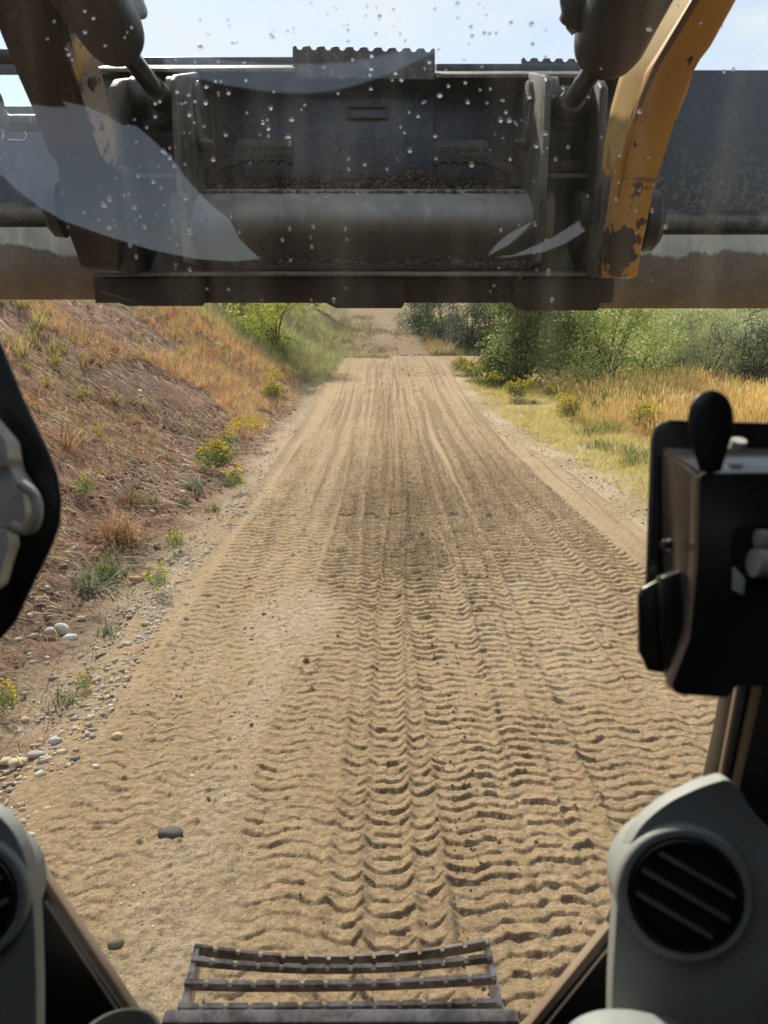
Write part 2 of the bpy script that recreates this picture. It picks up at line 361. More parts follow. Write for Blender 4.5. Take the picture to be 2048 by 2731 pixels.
def leafy(name, trans=.35, rough=.55):
    m = MT(name, rough, spec=.3); c = m.attr(); n = m.noise(9, 3); c = m.mix(m.ramp(n, .35, .7, 0, .6), c, m.mix(1.0, c, (.6, .62, .5), 'MULTIPLY'))
    tr = m.n('ShaderNodeBsdfTranslucent'); m.l(c, tr.inputs[0]); mixs = m.n('ShaderNodeMixShader'); mixs.inputs[0].default_value = trans
    out = m.t.nodes['Material Output']; m.done(c); m.l(m.b.outputs[0], mixs.inputs[1]); m.l(tr.outputs[0], mixs.inputs[2]); m.l(mixs.outputs[0], out.inputs[0]); return m.m
M_leaf = leafy('leaf', .5); M_grass = leafy('grass_blade', .4, .6); M_straw = leafy('dry_straw', .15, .7)
m = MT('bark', .85); nn = m.noise(20, 6, (1, 1, .3)); m.bump(nn, .5, .01); M_bark = m.done(m.mix(m.ramp(nn, .35, .65), (.10, .08, .06), (.035, .028, .022)))
m = MT('stone', .8); nn = m.noise(40, 6, rough=.65); m.bump(nn, .4, .003); M_stone = m.done(m.mix(m.ramp(nn, .3, .7, 0, .5), m.attr(), m.mix(1.0, m.attr(), (.6, .58, .55), 'MULTIPLY')))
# ------------------------------------------------------------------ terrain
def lane(x, y):           # centre drift of the road
    return x - .0 * y
def xl(y): return -1.50 - .05 * sst(10, 25, y) + .08 * np.sin(y * .9) * (1 - sst(15, 22, y))
def xr(y): return 2.35 - .55 * sst(8, 17, y) + 1.5 * sst(19.5, 23, y)
def rise(y): return .76 * sst(11, 26, y) + .12 * np.maximum(y - 27, 0) * sst(26, 31, y)
def base_z(x, y):
    z = rise(y)
    d = -2.05 - x + .12 * np.sin(y * 1.1) + .25 * sst(11, 20, y) * 1.2
    d = d - .0 * y
    end = sst(-2.5, 1.0, y)
    bank = np.where(d > 0, .72 * (np.sqrt(d * d + .55) - .74), 0)
    bank = np.minimum(bank, 3.6 + .15 * d)
    z = z + bank * end + .10 * fbm(x * .8, y * .8, 3, 3) * sst(.2, 1.5, d)
    rgt = sst(5.5, 16, x); z = z * (1 - rgt) + (-.55) * rgt + .05 * fbm(x * .7, y * .7, 9, 3) * sst(2.6, 4, x)
    z = z - .05 * sst(.05, .35, xl(y) - x) * sst(-.9, -.35, x - xl(y))     # shallow ditch
    return z
# tread marks: a list of passes, later ones press over earlier ones
PASS = []
for (c0, c1, wdt, pit, ph, sk, amp) in [
    (-1.15, -1.15, .42, .092, .1, .02, .55), (-.72, -.62, .44, .088, .4, -.02, .45), (-.28, -.35, .42, .086, .2, .015, .85), (1.55, 1.40, .44, .092, .3, -.03, .8),
    (1.98, 1.62, .42, .09, .6, .02, .8), (1.12, 1.00, .44, .09, .8, .03, .9), (.70, .62, .43, .087, .5, -.02, .95), (-.02, .02, .40, .086, .15, 0, 1.0),
    (.40, .30, .40, .083, .7, .01, 1.25), (.02, .18, .17, .083, .3, .01, 1.1), (.62, .72, .17, .083, .35, .0, 1.15)]:
    PASS.append((c0, c1, wdt, pit, ph, sk, amp))
def tread(x, y):
    """returns height and dark tone: shade painted on lug walls, plus damp"""
    nr = sst(9, 3, y); wx = x + .005 * fbm(x * 5, y * 5, 21, 3); wy = y + (.006 + .004 * nr) * fbm(x * 6, y * 6, 22, 3) + .006 * nr * fbm(x * 25, y * 25, 23, 3)
    h = np.zeros_like(x); shade_damp = np.zeros_like(x)
    for i, (c0, c1, wd, pit, ph, sk, amp) in enumerate(PASS):
        c = c0 + (c1 - c0) * np.clip(y / 14, 0, 1.6) + .05 * np.sin(y * .55 + i * 1.7) + sk * y * .2
        u = (wx - c) / wd                                   # -.5 .. .5
        m = sst(.56, .47, np.abs(u))
        # zigzag bar: flat in the middle, slanting arms
        q = np.abs(u) * wd; zig = (np.clip(q - .045, 0, .06) * .85 - np.clip(q - .15, 0, .06) * .5) * (.9, 1.1, .6)[i % 3]
        side = 0; seg = np.floor((np.abs(u) * wd - .05) / .09 + np.sign(u) * 7)
        w2 = wy + zig * (1 if i % 3 else -1); w2 = np.where(w2 > 3.2, 3.2 + np.log(1 + .15 * np.maximum(w2 - 3.2, 0)) / .15, w2); p = w2 / (pit * .78) + ph + side
        k = np.floor(p); f = p - k
        crk = .05 * fbm(x * 40, y * 12, 34, 2); prof = sst(.0, .13, f + crk) * (1 - f) ** .8 * 1.25              # steep wall towards the viewer
        jit = _h(k, seg + i * 31, 5); keep = .25 + 1.0 * jit * (.45 + .8 * vn(x * 16, y * 16, 36))
        gone = sst(-.55, .05, fbm(x * 2.1, y * 1.1, 40 + i, 3) + .30) * .9 + .1
        far = sst(3.3, 6, y); keep = keep * (1 - far) + (.7 + .35 * jit) * far; gone = np.maximum(gone, .85 * far); hh = amp * (.0128 + .042 * sst(3.2, 9, y)) * (prof * keep * gone - .35) + .004 * fbm(x * 30, y * 30, 33, 2)
        crumb = .3 + 1.2 * vn(y * 22, x * 22 + i, 8); e0 = np.exp(-((np.abs(u) - .53) * wd / .020) ** 2) * amp; edge = e0 * .013 * crumb; shade_damp = np.maximum(shade_damp, e0 * .45 * crumb)
        h = h * (1 - m) + hh * m + edge
        shade_damp = shade_damp * (1 - m) + m * np.minimum(amp, 1.1) * (.12 + .95 * np.exp(-((f + crk) / .16) ** 2) * keep * gone)  # shade of the lug walls painted into the soil colour, with some damp
    return h, shade_damp
def road_h(x, y):
    inside = sst(0.0, .22, x - xl(y)) * sst(-.0, .25, xr(y) - x)
    h, shade_dmp = tread(x, y)
    worn = sst(.50, .78, fbm(x * 1.5 + 5, y * .9, 60, 4) * .42 + .34 + .44 * np.exp(-((x + .80 - .05 * y) / .26) ** 2) * sst(7.0, 4.5, y) - .2 * sst(6, 8, y))   # gravelly, worn strip on the left
    fade = sst(26, 22, y) * (1 - .8 * worn)
    stk = fbm(x * 13 + .3 * fbm(x, y, 62, 2), y * .20, 61, 3); lump = .022 * stk * sst(5, 14, y) * inside + .012 * fbm(x * 1.6, y * .8, 70, 3) + .006 * fbm(x * 14, y * 14, 71, 3) * sst(9, 4, y) + .006 * fbm(x * 45, y * 45, 72, 3) * (1 + .6 * worn)
    cl = vn(x * 26, y * 26, 73); lump = lump + .016 * sst(.86, 1, cl) * sst(.45, .7, vn(x * 2.3, y * 1.2, 74))
    return h * inside * fade + lump, shade_dmp * inside * fade, worn * inside
def ground_z(x, y):
    x = np.asarray(x, float); y = np.asarray(y, float)
    return base_z(x, y) + .0
def hit(u, v, lim=80):
    d = ray(u, v); t = .5
    while t < lim:
        p = CAM + d * t
        if p.z < float(ground_z(p.x, p.y)): break
        t += .02 + t * .004
    return CAM + d * t
def col_mix(a, b, f): return a * (1 - f[:, None]) + b * f[:, None]
C = lambda *a: np.array(a)[None, :]
def add_grit(o, g):
    at = o.data.attributes.new('Grit', 'FLOAT', 'POINT'); at.data.foreach_set('value', g.astype(np.float32))

def rows(y0, y1, px, lo):
    ys = [y0]
    while ys[-1] < y1: ys.append(ys[-1] + max(lo, ys[-1] ** 2 / (1.9 * 710) * px))
    ys = np.array(ys); return y0 + (ys - y0) * (y1 - y0) / (ys[-1] - y0)
# road in three bands of falling mesh density
Vs, Fs, Cs, Gs = [], [], [], []; off = 0
for (y0, y1, px, lo, nc) in ((.9, 3.2, 1.0, .0062, 600), (3.2, 7.0, .62, .009, 430), (7.0, 27.5, .5, .02, 300)):
    ys = rows(y0, y1, px, lo); s = np.linspace(0, 1, nc); Y = np.repeat(ys[:, None], nc, 1)
    X = xl(Y) - .12 + (xr(Y) - xl(Y) + .24) * s[None]
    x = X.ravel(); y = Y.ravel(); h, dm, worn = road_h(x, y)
    e = np.minimum(s, 1 - s)[None].repeat(len(ys), 0).ravel()
    z = base_z(x, y) + h * sst(0, .02, e) + .012
    c = col_mix(C(.455, .337, .208), C(.245, .172, .104), np.clip(dm * (.85 - .35 * sst(4, 8, y)) + .25 * fbm(x * 3, y * 2, 80, 3), 0, 1))  # dm darkens the soil: painted lug-wall shade and damp
    stk = fbm(x * 13 + .3 * fbm(x, y, 62, 2), y * .20, 61, 3); c = col_mix(c, C(.20, .135, .085), sst(-.05, .35, stk) * sst(3, 9, y) * .5); c = col_mix(c, C(.50, .405, .285), worn * (.35 + .6 * vn(x * 5, y * 5, 66)))
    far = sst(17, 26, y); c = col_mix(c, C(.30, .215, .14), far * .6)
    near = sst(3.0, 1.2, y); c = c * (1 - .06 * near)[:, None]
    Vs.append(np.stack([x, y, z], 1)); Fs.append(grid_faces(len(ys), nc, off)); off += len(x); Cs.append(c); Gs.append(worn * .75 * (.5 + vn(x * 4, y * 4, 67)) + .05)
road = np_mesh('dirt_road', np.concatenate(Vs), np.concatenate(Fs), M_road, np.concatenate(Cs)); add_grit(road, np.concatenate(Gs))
props(road, 'sandy dirt road with rows of chevron track marks', kind='structure')
NROAD = off
# embankment left
ys = np.concatenate([np.linspace(-3, 1.6, 30)[:-1], rows(1.6, 46, 1.6, .02)]); nc = 240; s = np.linspace(0, 1, nc) ** 1.35
Y = np.repeat(ys[:, None], nc, 1); X = xl(Y) + .10 - s[None] * (11 + .1 * np.maximum(Y, 0))
x = X.ravel(); y = Y.ravel(); dd = -1.9 - x
d_rd = xl(y) - x
rough = sst(.0, .5, d_rd)
gul = fbm((x + y * .55) * .6, (y - x * .55) * 3.2, 90, 4)
z = base_z(x, y) + rough * (.07 * gul * sst(.5, 2, dd) + .05 * fbm(x * 3, y * 3, 91, 4) + .035 * fbm(x * 13, y * 13, 92, 4)) + .004
c = col_mix(C(.37, .205, .130), C(.22, .130, .085), sst(-.3, .4, fbm(x * 1.2, y * 1.2, 93, 4)))
c = col_mix(c, C(.36, .20, .125), sst(.9, .2, d_rd) * sst(3.6, 3.0, y) )
c = col_mix(c, C(.50, .41, .30), .8 * sst(.8, .15, d_rd + .25 * fbm(x * 2, y * 2, 94, 3)) * sst(2.2, 3.4, y))
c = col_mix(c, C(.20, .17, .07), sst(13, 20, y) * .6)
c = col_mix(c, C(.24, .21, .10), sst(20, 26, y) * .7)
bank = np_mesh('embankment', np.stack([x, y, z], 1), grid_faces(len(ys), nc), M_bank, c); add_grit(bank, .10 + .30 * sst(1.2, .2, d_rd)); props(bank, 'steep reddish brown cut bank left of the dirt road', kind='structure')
# verge right
ys = np.concatenate([np.linspace(-3, 1.6, 20)[:-1], rows(1.6, 60, 2.0, .025)]); nc = 200; s = np.linspace(0, 1, nc) ** 1.6
Y = np.repeat(ys[:, None], nc, 1); X = xr(Y) - .10 + s[None] * (26 + .4 * np.maximum(Y, 0)); x = X.ravel(); y = Y.ravel(); d_rd = x - xr(y)
z = base_z(x, y) + sst(0, .3, d_rd) * (.022 * fbm(x * 3, y * 3, 95, 4) + .008 * fbm(x * 18, y * 18, 96, 3)) + .004
c = col_mix(C(.50, .41, .28), C(.40, .31, .18), sst(-.3, .4, fbm(x * 1.5, y * 1.5, 97, 4)))
c = col_mix(c, C(.46, .36, .17), sst(.5, 1.3, d_rd + .5 * fbm(x, y, 98, 3)))
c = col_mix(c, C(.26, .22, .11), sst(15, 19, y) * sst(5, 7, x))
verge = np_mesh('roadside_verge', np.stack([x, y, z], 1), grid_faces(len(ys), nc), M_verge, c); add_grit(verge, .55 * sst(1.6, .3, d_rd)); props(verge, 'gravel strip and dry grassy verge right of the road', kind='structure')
# hill where the road turns away, and the ground sheet out to the horizon
ys = np.linspace(26.6, 60, 96); xs = np.linspace(-2.2, 3.6, 70); Y, X = np.meshgrid(ys, xs, indexing='ij'); x = X.ravel(); y = Y.ravel()
z = base_z(x, y) + .05 * fbm(x * 1.5, y * 1.5, 99, 4) * sst(3.6, 3, x) + .05 * sst(3.6, 3.0, x)
hz = fbm(x * 3, y * 1.5, 111, 3); z = z - .12 * sst(28.0, 26.6, y); z = z + .03 * (hz + .5) * sst(3.6, 3, x); pth = np.exp(-((x - (.1 - .05 * (y - 27))) / 1.3) ** 2)
c = col_mix(C(.24, .20, .10), C(.26, .175, .118), np.clip(pth * 1.2 + .3 * fbm(x, y, 100, 3), 0, 1))
hill = np_mesh('hillside', np.stack([x, y, z], 1), grid_faces(96, 70), M_verge, c); add_grit(hill, .3 * pth); props(hill, 'rising hillside with a washed out dirt path', kind='structure')
v = np.array([[-900, -900, -.62], [900, -900, -.62], [900, 1500, -.62], [-900, 1500, -.62]]); gs = np_mesh('ground', v, np.array([[0, 1, 2, 3]]), M_verge, np.repeat(C(.2, .17, .09), 4, 0)); add_grit(gs, np.zeros(4)); props(gs, kind='structure')

# ------------------------------------------------------------------ templates
def blade(nseg=3, w=.004, L_=.3, bend=.35, droop=0.):
    """one blade in local coords leaning to +y"""
    V = []; 
    for i in range(nseg + 1):
        t = i / nseg; wd = w * (1 - t) ** .6 if i < nseg else w * .12
        yy = bend * L_ * t ** 1.7; zz = L_ * t * (1 - .35 * bend * t) - droop * L_ * t ** 3
        V += [(-wd, yy, zz), (wd, yy, zz)]
    F = [(2 * i, 2 * i + 1, 2 * i + 3, 2 * i + 2) for i in range(nseg)]
    return np.array(V), np.array(F)
def tuft_template(nb, L_, w, spread, bend=(.1, .7), nseg=3, seed=0, heads=False, r0=.02):
    r = np.random.default_rng(seed); VV, FF, CC = [], [], []; off = 0
    for i in range(nb):
        l = L_ * r.uniform(.5, 1.05); V, F = blade(nseg, w * r.uniform(.7, 1.3), l, r.uniform(*bend)); a = r.uniform(0, 6.283); tl = r.uniform(0, spread)
        ct, st = math.cos(tl), math.sin(tl); y2 = V[:, 1] * ct + V[:, 2] * st; z2 = -V[:, 1] * st + V[:, 2] * ct
        if heads:                    # seed head: small fat bits at the tip
            tip = np.array([0, y2[-1], z2[-1]]); hd = []
            for k in range(4):
                hl = .018; hd += [tip + np.array([-.0045, -.008, -.03 * k]), tip + np.array([.0045, .0, -.03 * k]), tip + np.array([.004, .012, -.03 * k + hl + .02]), tip + np.array([-.004, -.002, -.03 * k + hl + .02])]
            V = np.vstack([np.stack([V[:, 0], y2, z2], 1), np.array(hd)]); nbv = len(V) - 16
            F = np.vstack([F, np.arange(16).reshape(4, 4) + nbv])
        else: V = np.stack([V[:, 0], y2, z2], 1)
        ca, sa = math.cos(a), math.sin(a); ox, oy = r.normal(0, r0, 2)
        V = np.stack([V[:, 0] * ca - V[:, 1] * sa + ox, V[:, 0] * sa + V[:, 1] * ca + oy, V[:, 2]], 1)
        VV.append(V); FF.append(F + off); off += len(V); CC.append(np.full((len(V), 3), r.uniform(.75, 1.25)))
    return np.vstack(VV), np.vstack(FF), np.vstack(CC)
def field(name, tmpls, xs, ys, cols, scl, m, tilt=.15, dz=-.01, **kw):
    xs = np.asarray(xs); ys = np.asarray(ys); zs = ground_z(xs, ys) + dz; k = len(xs); pick = rng.integers(0, len(tmpls), k); VV, FF, CC = [], [], []; off = 0
    for i, (T, F, tc_) in enumerate(tmpls):
        q = pick == i
        if not q.any(): continue
        Mx = xf(np.stack([xs[q], ys[q], zs[q]], 1), (rng.uniform(0, 6.283, q.sum()), rng.normal(0, tilt, q.sum())), scl[q])
        V, FF_, C_ = replicate(T, F, Mx, tc_, cols[q]); VV.append(V); FF.append(FF_ + off); CC.append(C_); off += len(V)
    o = np_mesh(name, np.vstack(VV), np.vstack(FF), m, np.clip(np.vstack(CC), 0, .9)); return props(o, **kw)
def colvar(base, k, v=.15, alt=None, fa=.3):
    c = np.array(base)[None] * (1 + rng.normal(0, v, (k, 1))) * (1 + rng.normal(0, v * .3, (k, 3)))
    if alt is not None:
        q = rng.random(k) < fa; c[q] = np.array(alt)[None] * (1 + rng.normal(0, v, (q.sum(), 1)))
    return np.clip(c, .01, .9)
def seen(x, y, mg=.08):
    """keeps scatter near the field of view (plus a margin for a step aside)"""
    return (np.abs(x) < (.54 + mg) * (y + .5) + .8) & (y > 1.0)

# pebbles
def rock_template(seed, sub=1, rough=.34, flat=.6):
    bm = bmesh.new(); bmesh.ops.create_icosphere(bm, subdivisions=sub, radius=1); r = np.random.default_rng(seed)
    V = np.array([v.co[:] for v in bm.verts]); F = np.array([[v.index for v in f.verts] for f in bm.faces]); bm.free()
    s = np.array([1, r.uniform(.6, .95), flat * r.uniform(.8, 1.1)])
    n = 1 + rough * fbm(V[:, 0] * 1.7 + seed * 5, V[:, 1] * 1.7 + V[:, 2] * 1.3, seed, 2) * 1.6
    return V * n[:, None] * s, F
def pebbles(name, x, y, size, m, **kw):
    cols = np.array([(.46, .41, .34), (.36, .32, .27), (.50, .41, .29), (.27, .24, .21), (.38, .27, .18), (.56, .51, .43)])[rng.integers(0, 6, len(x))] * rng.uniform(.7, 1.15, (len(x), 1))
    VV, FF, CC = [], [], []; off = 0; pick = rng.integers(0, 4, len(x))
    for i in range(4):
        q = pick == i; T, F = rock_template(i + 3, 0 if kw.get('lo') else 1)
        Mx = xf(np.stack([x[q], y[q], ground_z(x[q], y[q]) + .011 + size[q] * .08], 1), (rng.uniform(0, 6.3, q.sum()), rng.normal(0, .3, q.sum())), size[q])
        V, F_, C_ = replicate(T, F, Mx, None, cols[q]); VV.append(V); FF.append(F_ + off); CC.append(C_); off += len(V)
    kw.pop('lo', None)
    return props(np_mesh(name, np.vstack(VV), np.vstack(FF), m, np.vstack(CC), smooth=False), **kw)
k = 2400; yy = 1.6 + 6 * rng.random(k) ** 1.4; xx = xl(yy) - np.abs(rng.normal(0, .22, k)) + .10
clump = vn(xx * 3.5, yy * 3.5, 55) > .42; xx, yy = xx[clump], yy[clump]
pebbles('pebbles', xx, yy, rng.gamma(2.2, .0036, len(xx)) + .003, M_stone, label='small grey and tan pebbles along the left road edge', kind='stuff')
k = 2600; yy = 4 + 18 * rng.random(k) ** 1.5; xx = xl(yy) - np.abs(rng.normal(0, .22, k)) + .08
pebbles('edge_gravel', xx, yy, rng.gamma(2.2, .0026, k) + .0025, M_stone, lo=True, label='pale loose gravel between road and bank', kind='stuff')
k = 3400; yy = 2.2 + 14 * rng.random(k) ** 1.5; xx = xr(yy) + np.abs(rng.normal(0, .5, k)) - .05
pebbles('verge_gravel', xx, yy, rng.gamma(2.2, .0026, k) + .002, M_stone, lo=True, label='fine pale gravel strip beside the right road edge', kind='stuff')
k = 2200; yy = 1.2 + 3.8 * rng.random(k) ** 1.1; xx = -.95 + .10 * (yy - 2) + rng.normal(0, .28, k); 
pebbles('road_gravel', xx, yy, rng.gamma(2.2, .0014, k) + .0016, M_stone, lo=True, label='fine pale gravel showing through the road at lower left', kind='stuff')
k = 1500; yy = 2.6 + 14 * rng.random(k) ** 1.4; xx = xl(yy) - .4 - rng.gamma(1.4, 1.1, k); q = seen(xx, yy); 
pebbles('slope_stones', xx[q], yy[q], rng.gamma(3, .005, q.sum()) + .004, M_stone, lo=True, label='scattered small stones lying on the brown bank', kind='stuff')
k = 6500; yy = 2.4 + 13 * rng.random(k) ** 1.3; xx = xl(yy) - .5 - rng.gamma(1.8, 1.2, k); q = seen(xx, yy); xx, yy = xx[q], yy[q]; k = len(xx)
T, F = rock_template(9, 1, .5, .8); V, F2, Cc = replicate(T, F, xf(np.stack([xx, yy, ground_z(xx, yy) + .01], 1), (rng.uniform(0, 6.3, k), rng.normal(0, .5, k)), rng.gamma(2, .006, k) + .004), None, colvar((.31, .18, .118), k, .35))
props(np_mesh('bank_soil_lumps', V, F2, M_bank, Cc), 'crumbly reddish soil lumps all over the cut bank', kind='stuff'); add_grit(bpy.data.objects['bank_soil_lumps'], np.zeros(len(V)))
k = 2200; yy = 26.8 + 12 * rng.random(k); xx = rng.normal(.3, 1.3, k)
pebbles('path_stones', xx, yy, rng.gamma(2, .018, k) + .01, M_stone, lo=True, label='rubble stones strewn over the washed out path', kind='stuff')
# dry stems matted down the slope
def straw(name, x, y, L_, base, wdt, m, down=True, **kw):
    k = len(x); 
    if down: az = np.where(rng.random(k) < .7, rng.normal(-.35, .35, k), rng.uniform(0, 6.28, k))   # mostly lying down the slope, towards the road and viewer
    else: az = rng.uniform(0, 6.28, k)
    n = 4; t = np.linspace(0, 1, n)[None]; curve = rng.normal(0, .35, (k, 1))
    X = x[:, None] + L_[:, None] * t * np.cos(az[:, None] + curve * t); Yy = y[:, None] + L_[:, None] * t * np.sin(az[:, None] + curve * t)
    Z = ground_z(X.ravel(), Yy.ravel()).reshape(k, n) + .012 + rng.uniform(0, .05, (k, 1)) * np.sin(t * 2.6) + rng.uniform(0, .02, (k, 1))
    px, py = -np.sin(az)[:, None] * wdt, np.cos(az)[:, None] * wdt; tp = (1 - .7 * t)
    A = np.stack([X - px * tp, Yy - py * tp, Z], 2); B = np.stack([X + px * tp, Yy + py * tp, Z + wdt * .8], 2)
    V = np.stack([A, B], 2).reshape(-1, 3); i = (np.arange(k) * 2 * n)[:, None] + np.arange(n - 1)[None] * 2; i = i.ravel(); F = np.stack([i, i + 1, i + 3, i + 2], 1)
    cc_ = np.repeat(colvar(base, k, .3, (.17, .11, .075), .5), 2 * n, 0)
    return props(np_mesh(name, V, F, m, cc_), **kw)
k = 15000; yy = 2.4 + 15 * rng.random(k) ** 1.35; xx = -2.0 - rng.gamma(1.8, 1.5, k); q = seen(xx, yy, .05) & (xx > -10); xx, yy = xx[q], yy[q]
straw('dry_straw', xx, yy, rng.uniform(.05, .26, len(xx)) * (1 + yy * .03), (.56, .41, .28), (.0015 + .00032 * yy)[:, None], M_straw, label='dead brown stems matted down the bank', kind='stuff')
k = 1500; yy = 2.2 + 5 * rng.random(k); xx = xl(yy) - rng.uniform(.1, 1.2, k)
straw('ground_litter', xx, yy, rng.uniform(.03, .15, k), (.38, .28, .17), .002, M_straw, False, label='pale dry grass litter on the soil at the bank foot', kind='stuff')
# grasses
TG = [tuft_template(8, .75, .0030, .22, (.1, .5), 2, s, True) for s in range(4)]
TS = [tuft_template(7, .30, .0038, .6, (.1, .9), 2, s + 10) for s in range(4)]
TL = [tuft_template(11, .34, .0030, .5, (.1, .8), 2, s + 20) for s in range(4)]
k = 9000; yy = 6.5 + 13 * rng.random(k); xx = 3.4 + rng.uniform(0, 1, k) ** .8 * (3 + .45 * yy)
den = fbm(xx * .6, yy * .6, 120, 3); q = seen(xx, yy) & (xx + 1.3 * den > 4.1 + .55 * np.maximum(0, 12 - yy)) & (xx < 3.8 + .47 * yy); xx, yy = xx[q][:5600], yy[q][:5600]
field('golden_grass', TG, xx, yy, colvar((.82, .57, .24), len(xx), .2, (.72, .43, .17), .4) * (1 + .35 * fbm(xx * .8, yy * .5, 131, 3))[:, None], rng.uniform(.3, .88, len(xx)) * (1 + .35 * fbm(xx * .9, yy * .9, 130, 3)), M_grass, label='tall golden dry grass in front of the green bushes', kind='stuff')
k = 22000; yy = 5 + 15 * rng.random(k) ** 1.1; xx = xr(yy) + .35 + rng.gamma(1.8, 1.1, k)
den = fbm(xx * .9, yy * .9, 121, 3); q = seen(xx, yy) & (den > -.45 - .05 * (xx - 3)) & (xx - xr(yy) + .6 * den > .75 - .04 * yy); xx, yy = xx[q][:9000], yy[q][:9000]
field('verge_grass', TS, xx, yy, colvar((.74, .58, .24), len(xx), .2, (.56, .52, .13), .28), rng.uniform(.35, .8, len(xx)), M_grass, label='short yellow and straw coloured grass on the right verge', kind='stuff')
k = 8000; yy = 6 + 13.5 * rng.random(k); xx = xl(yy) - .5 - rng.gamma(2.2, .9, k) * (.4 + yy * .055)
den = fbm(xx * .6, yy * .5, 122, 3); q = seen(xx, yy) & (den * 1.8 + (yy - 11) * .10 > .15); xx, yy = xx[q], yy[q]
field('orange_grass', TL, xx, yy, colvar((.70, .38, .20), len(xx), .18, (.68, .52, .22), .4), rng.uniform(.5, 1.2, len(xx)), M_grass, label='orange brown dry grass thick on the far bank', kind='stuff')
k = 5200; yy = 3.0 + 10 * rng.random(k); xx = -2.4 - rng.gamma(2, .8, k); den = fbm(xx * .8, yy * .8, 127, 3); q = seen(xx, yy) & (den > -.12); xx, yy = xx[q], yy[q]
field('thin_bank_grass', TS, xx, yy, colvar((.46, .25, .15), len(xx), .25, (.50, .40, .18), .4), rng.uniform(.2, .7, len(xx)), M_grass, .5, label='thin reddish dead grass scattered over the bank', kind='stuff')
k = 3600; yy = 18.5 + 16 * rng.random(k); xx = rng.uniform(-6, -1.4, k) + .0 * yy; xx2 = rng.uniform(1.8, 4.2, k // 3); yy2 = 27 + 12 * rng.random(k // 3); xx = np.r_[xx, xx2]; yy = np.r_[yy, yy2]
field('green_bank_grass', TL, xx, yy, colvar((.28, .34, .14), len(xx), .3, (.52, .44, .20), .45), rng.uniform(.7, 1.7, len(xx)), M_grass, label='green weeds and grass on the bank at the road bend', kind='stuff')
k = 2600; yy = 27.3 + 12 * rng.random(k); xx = rng.uniform(-2.2, 2.2, k); q = fbm(xx * 1.2, yy * .6, 140, 3) - .25 * xx > .05; xx, yy = xx[q], yy[q]
field('path_weeds', TS, xx, yy, colvar((.22, .19, .09), len(xx), .3, (.30, .22, .12), .4), rng.uniform(.5, 1.5, len(xx)), M_grass, label='sparse weeds on the washed out path', kind='stuff')
k = 420; xx = rng.uniform(-1.9, .2, k) ; yy = 25.2 + .8 * rng.random(k) - .35 * xx
field('crest_grass', TL, xx, yy, colvar((.34, .34, .14), k, .3, (.52, .42, .2), .4), rng.uniform(.4, 1.0, k), M_grass, label='low weeds where the road ends at the bend', kind='stuff')
k = 420; yy = 27 + 7 * rng.random(k); xx = 1.7 + .9 * rng.random(k) + .02 * (yy - 27); 
field('tan_grass', TL, xx, yy, colvar((.60, .46, .25), k, .2, (.46, .30, .16), .4), rng.uniform(1.2, 2.6, k), M_grass, label='tall tan grass between the washed out path and the dark shrubs', kind='stuff')
# ------------------------------------------------------------------ shrubs: stems and leafy crown
def leaf_cloud(seed, n, clumps, leaf, aspect, col, alt, fa, up=.3, bare=0.):
    r = np.random.default_rng(seed); ci = r.choice(len(clumps), n, p=np.array([c[3] ** 2 for c in clumps]) / sum(c[3] ** 2 for c in clumps))
    Cc = np.array(clumps)[ci]; d = r.normal(0, 1, (n, 3)); d /= np.linalg.norm(d, axis=1)[:, None]; rad = r.random(n) ** .42
    sub = .75 + .5 * vn(d[:, 0] * 3 + ci * 7.1, d[:, 1] * 3 + d[:, 2] * 2, seed)      # sprays poke out unevenly
    P_ = Cc[:, :3] + d * (Cc[:, 3] * rad * sub)[:, None] * np.array([1, 1, 1.05])
    # gather the leaves on sprays
    g = r.integers(0, n, n // 14 + 1); ctr = P_[g[r.integers(0, len(g), n)]]
    k2 = r.random(n) < .0
    P_[:, 2] = np.maximum(P_[:, 2], .04)
    hole = fbm(P_[:, 0] * 2.6 + seed, P_[:, 2] * 2.6 + P_[:, 1] * 1.3, seed + 5, 3) > -.22; P_ = P_[hole]; n = len(P_); ci = ci[hole]
    a = r.uniform(0, 6.283, n); el = r.normal(up, .6, n); ln = leaf * r.uniform(.6, 1.3, n)
    D = np.stack([np.cos(a) * np.cos(el), np.sin(a) * np.cos(el), np.sin(el)], 1); W = np.cross(D, r.normal(0, 1, (n, 3))); W /= np.linalg.norm(W, axis=1)[:, None]; W *= aspect
    l = ln[:, None]; V = np.stack([P_, P_ + (D * .5 + W * .5) * l, P_ + D * l - np.array([0, 0, .15]) * l, P_ + (D * .5 - W * .5) * l], 1).reshape(-1, 3)
    F = np.arange(4 * n).reshape(n, 4)
    c = np.array(col)[None] * r.uniform(.65, 1.35, (n, 1)) * (1 + .35 * (vn(ci * 3.3, ci * 1.7, seed) - .5))[:, None]; q = r.random(n) < fa; c[q] = np.array(alt)[None] * r.uniform(.7, 1.3, (q.sum(), 1))
    return V, F, np.repeat(np.clip(c, .01, .9), 4, 0)
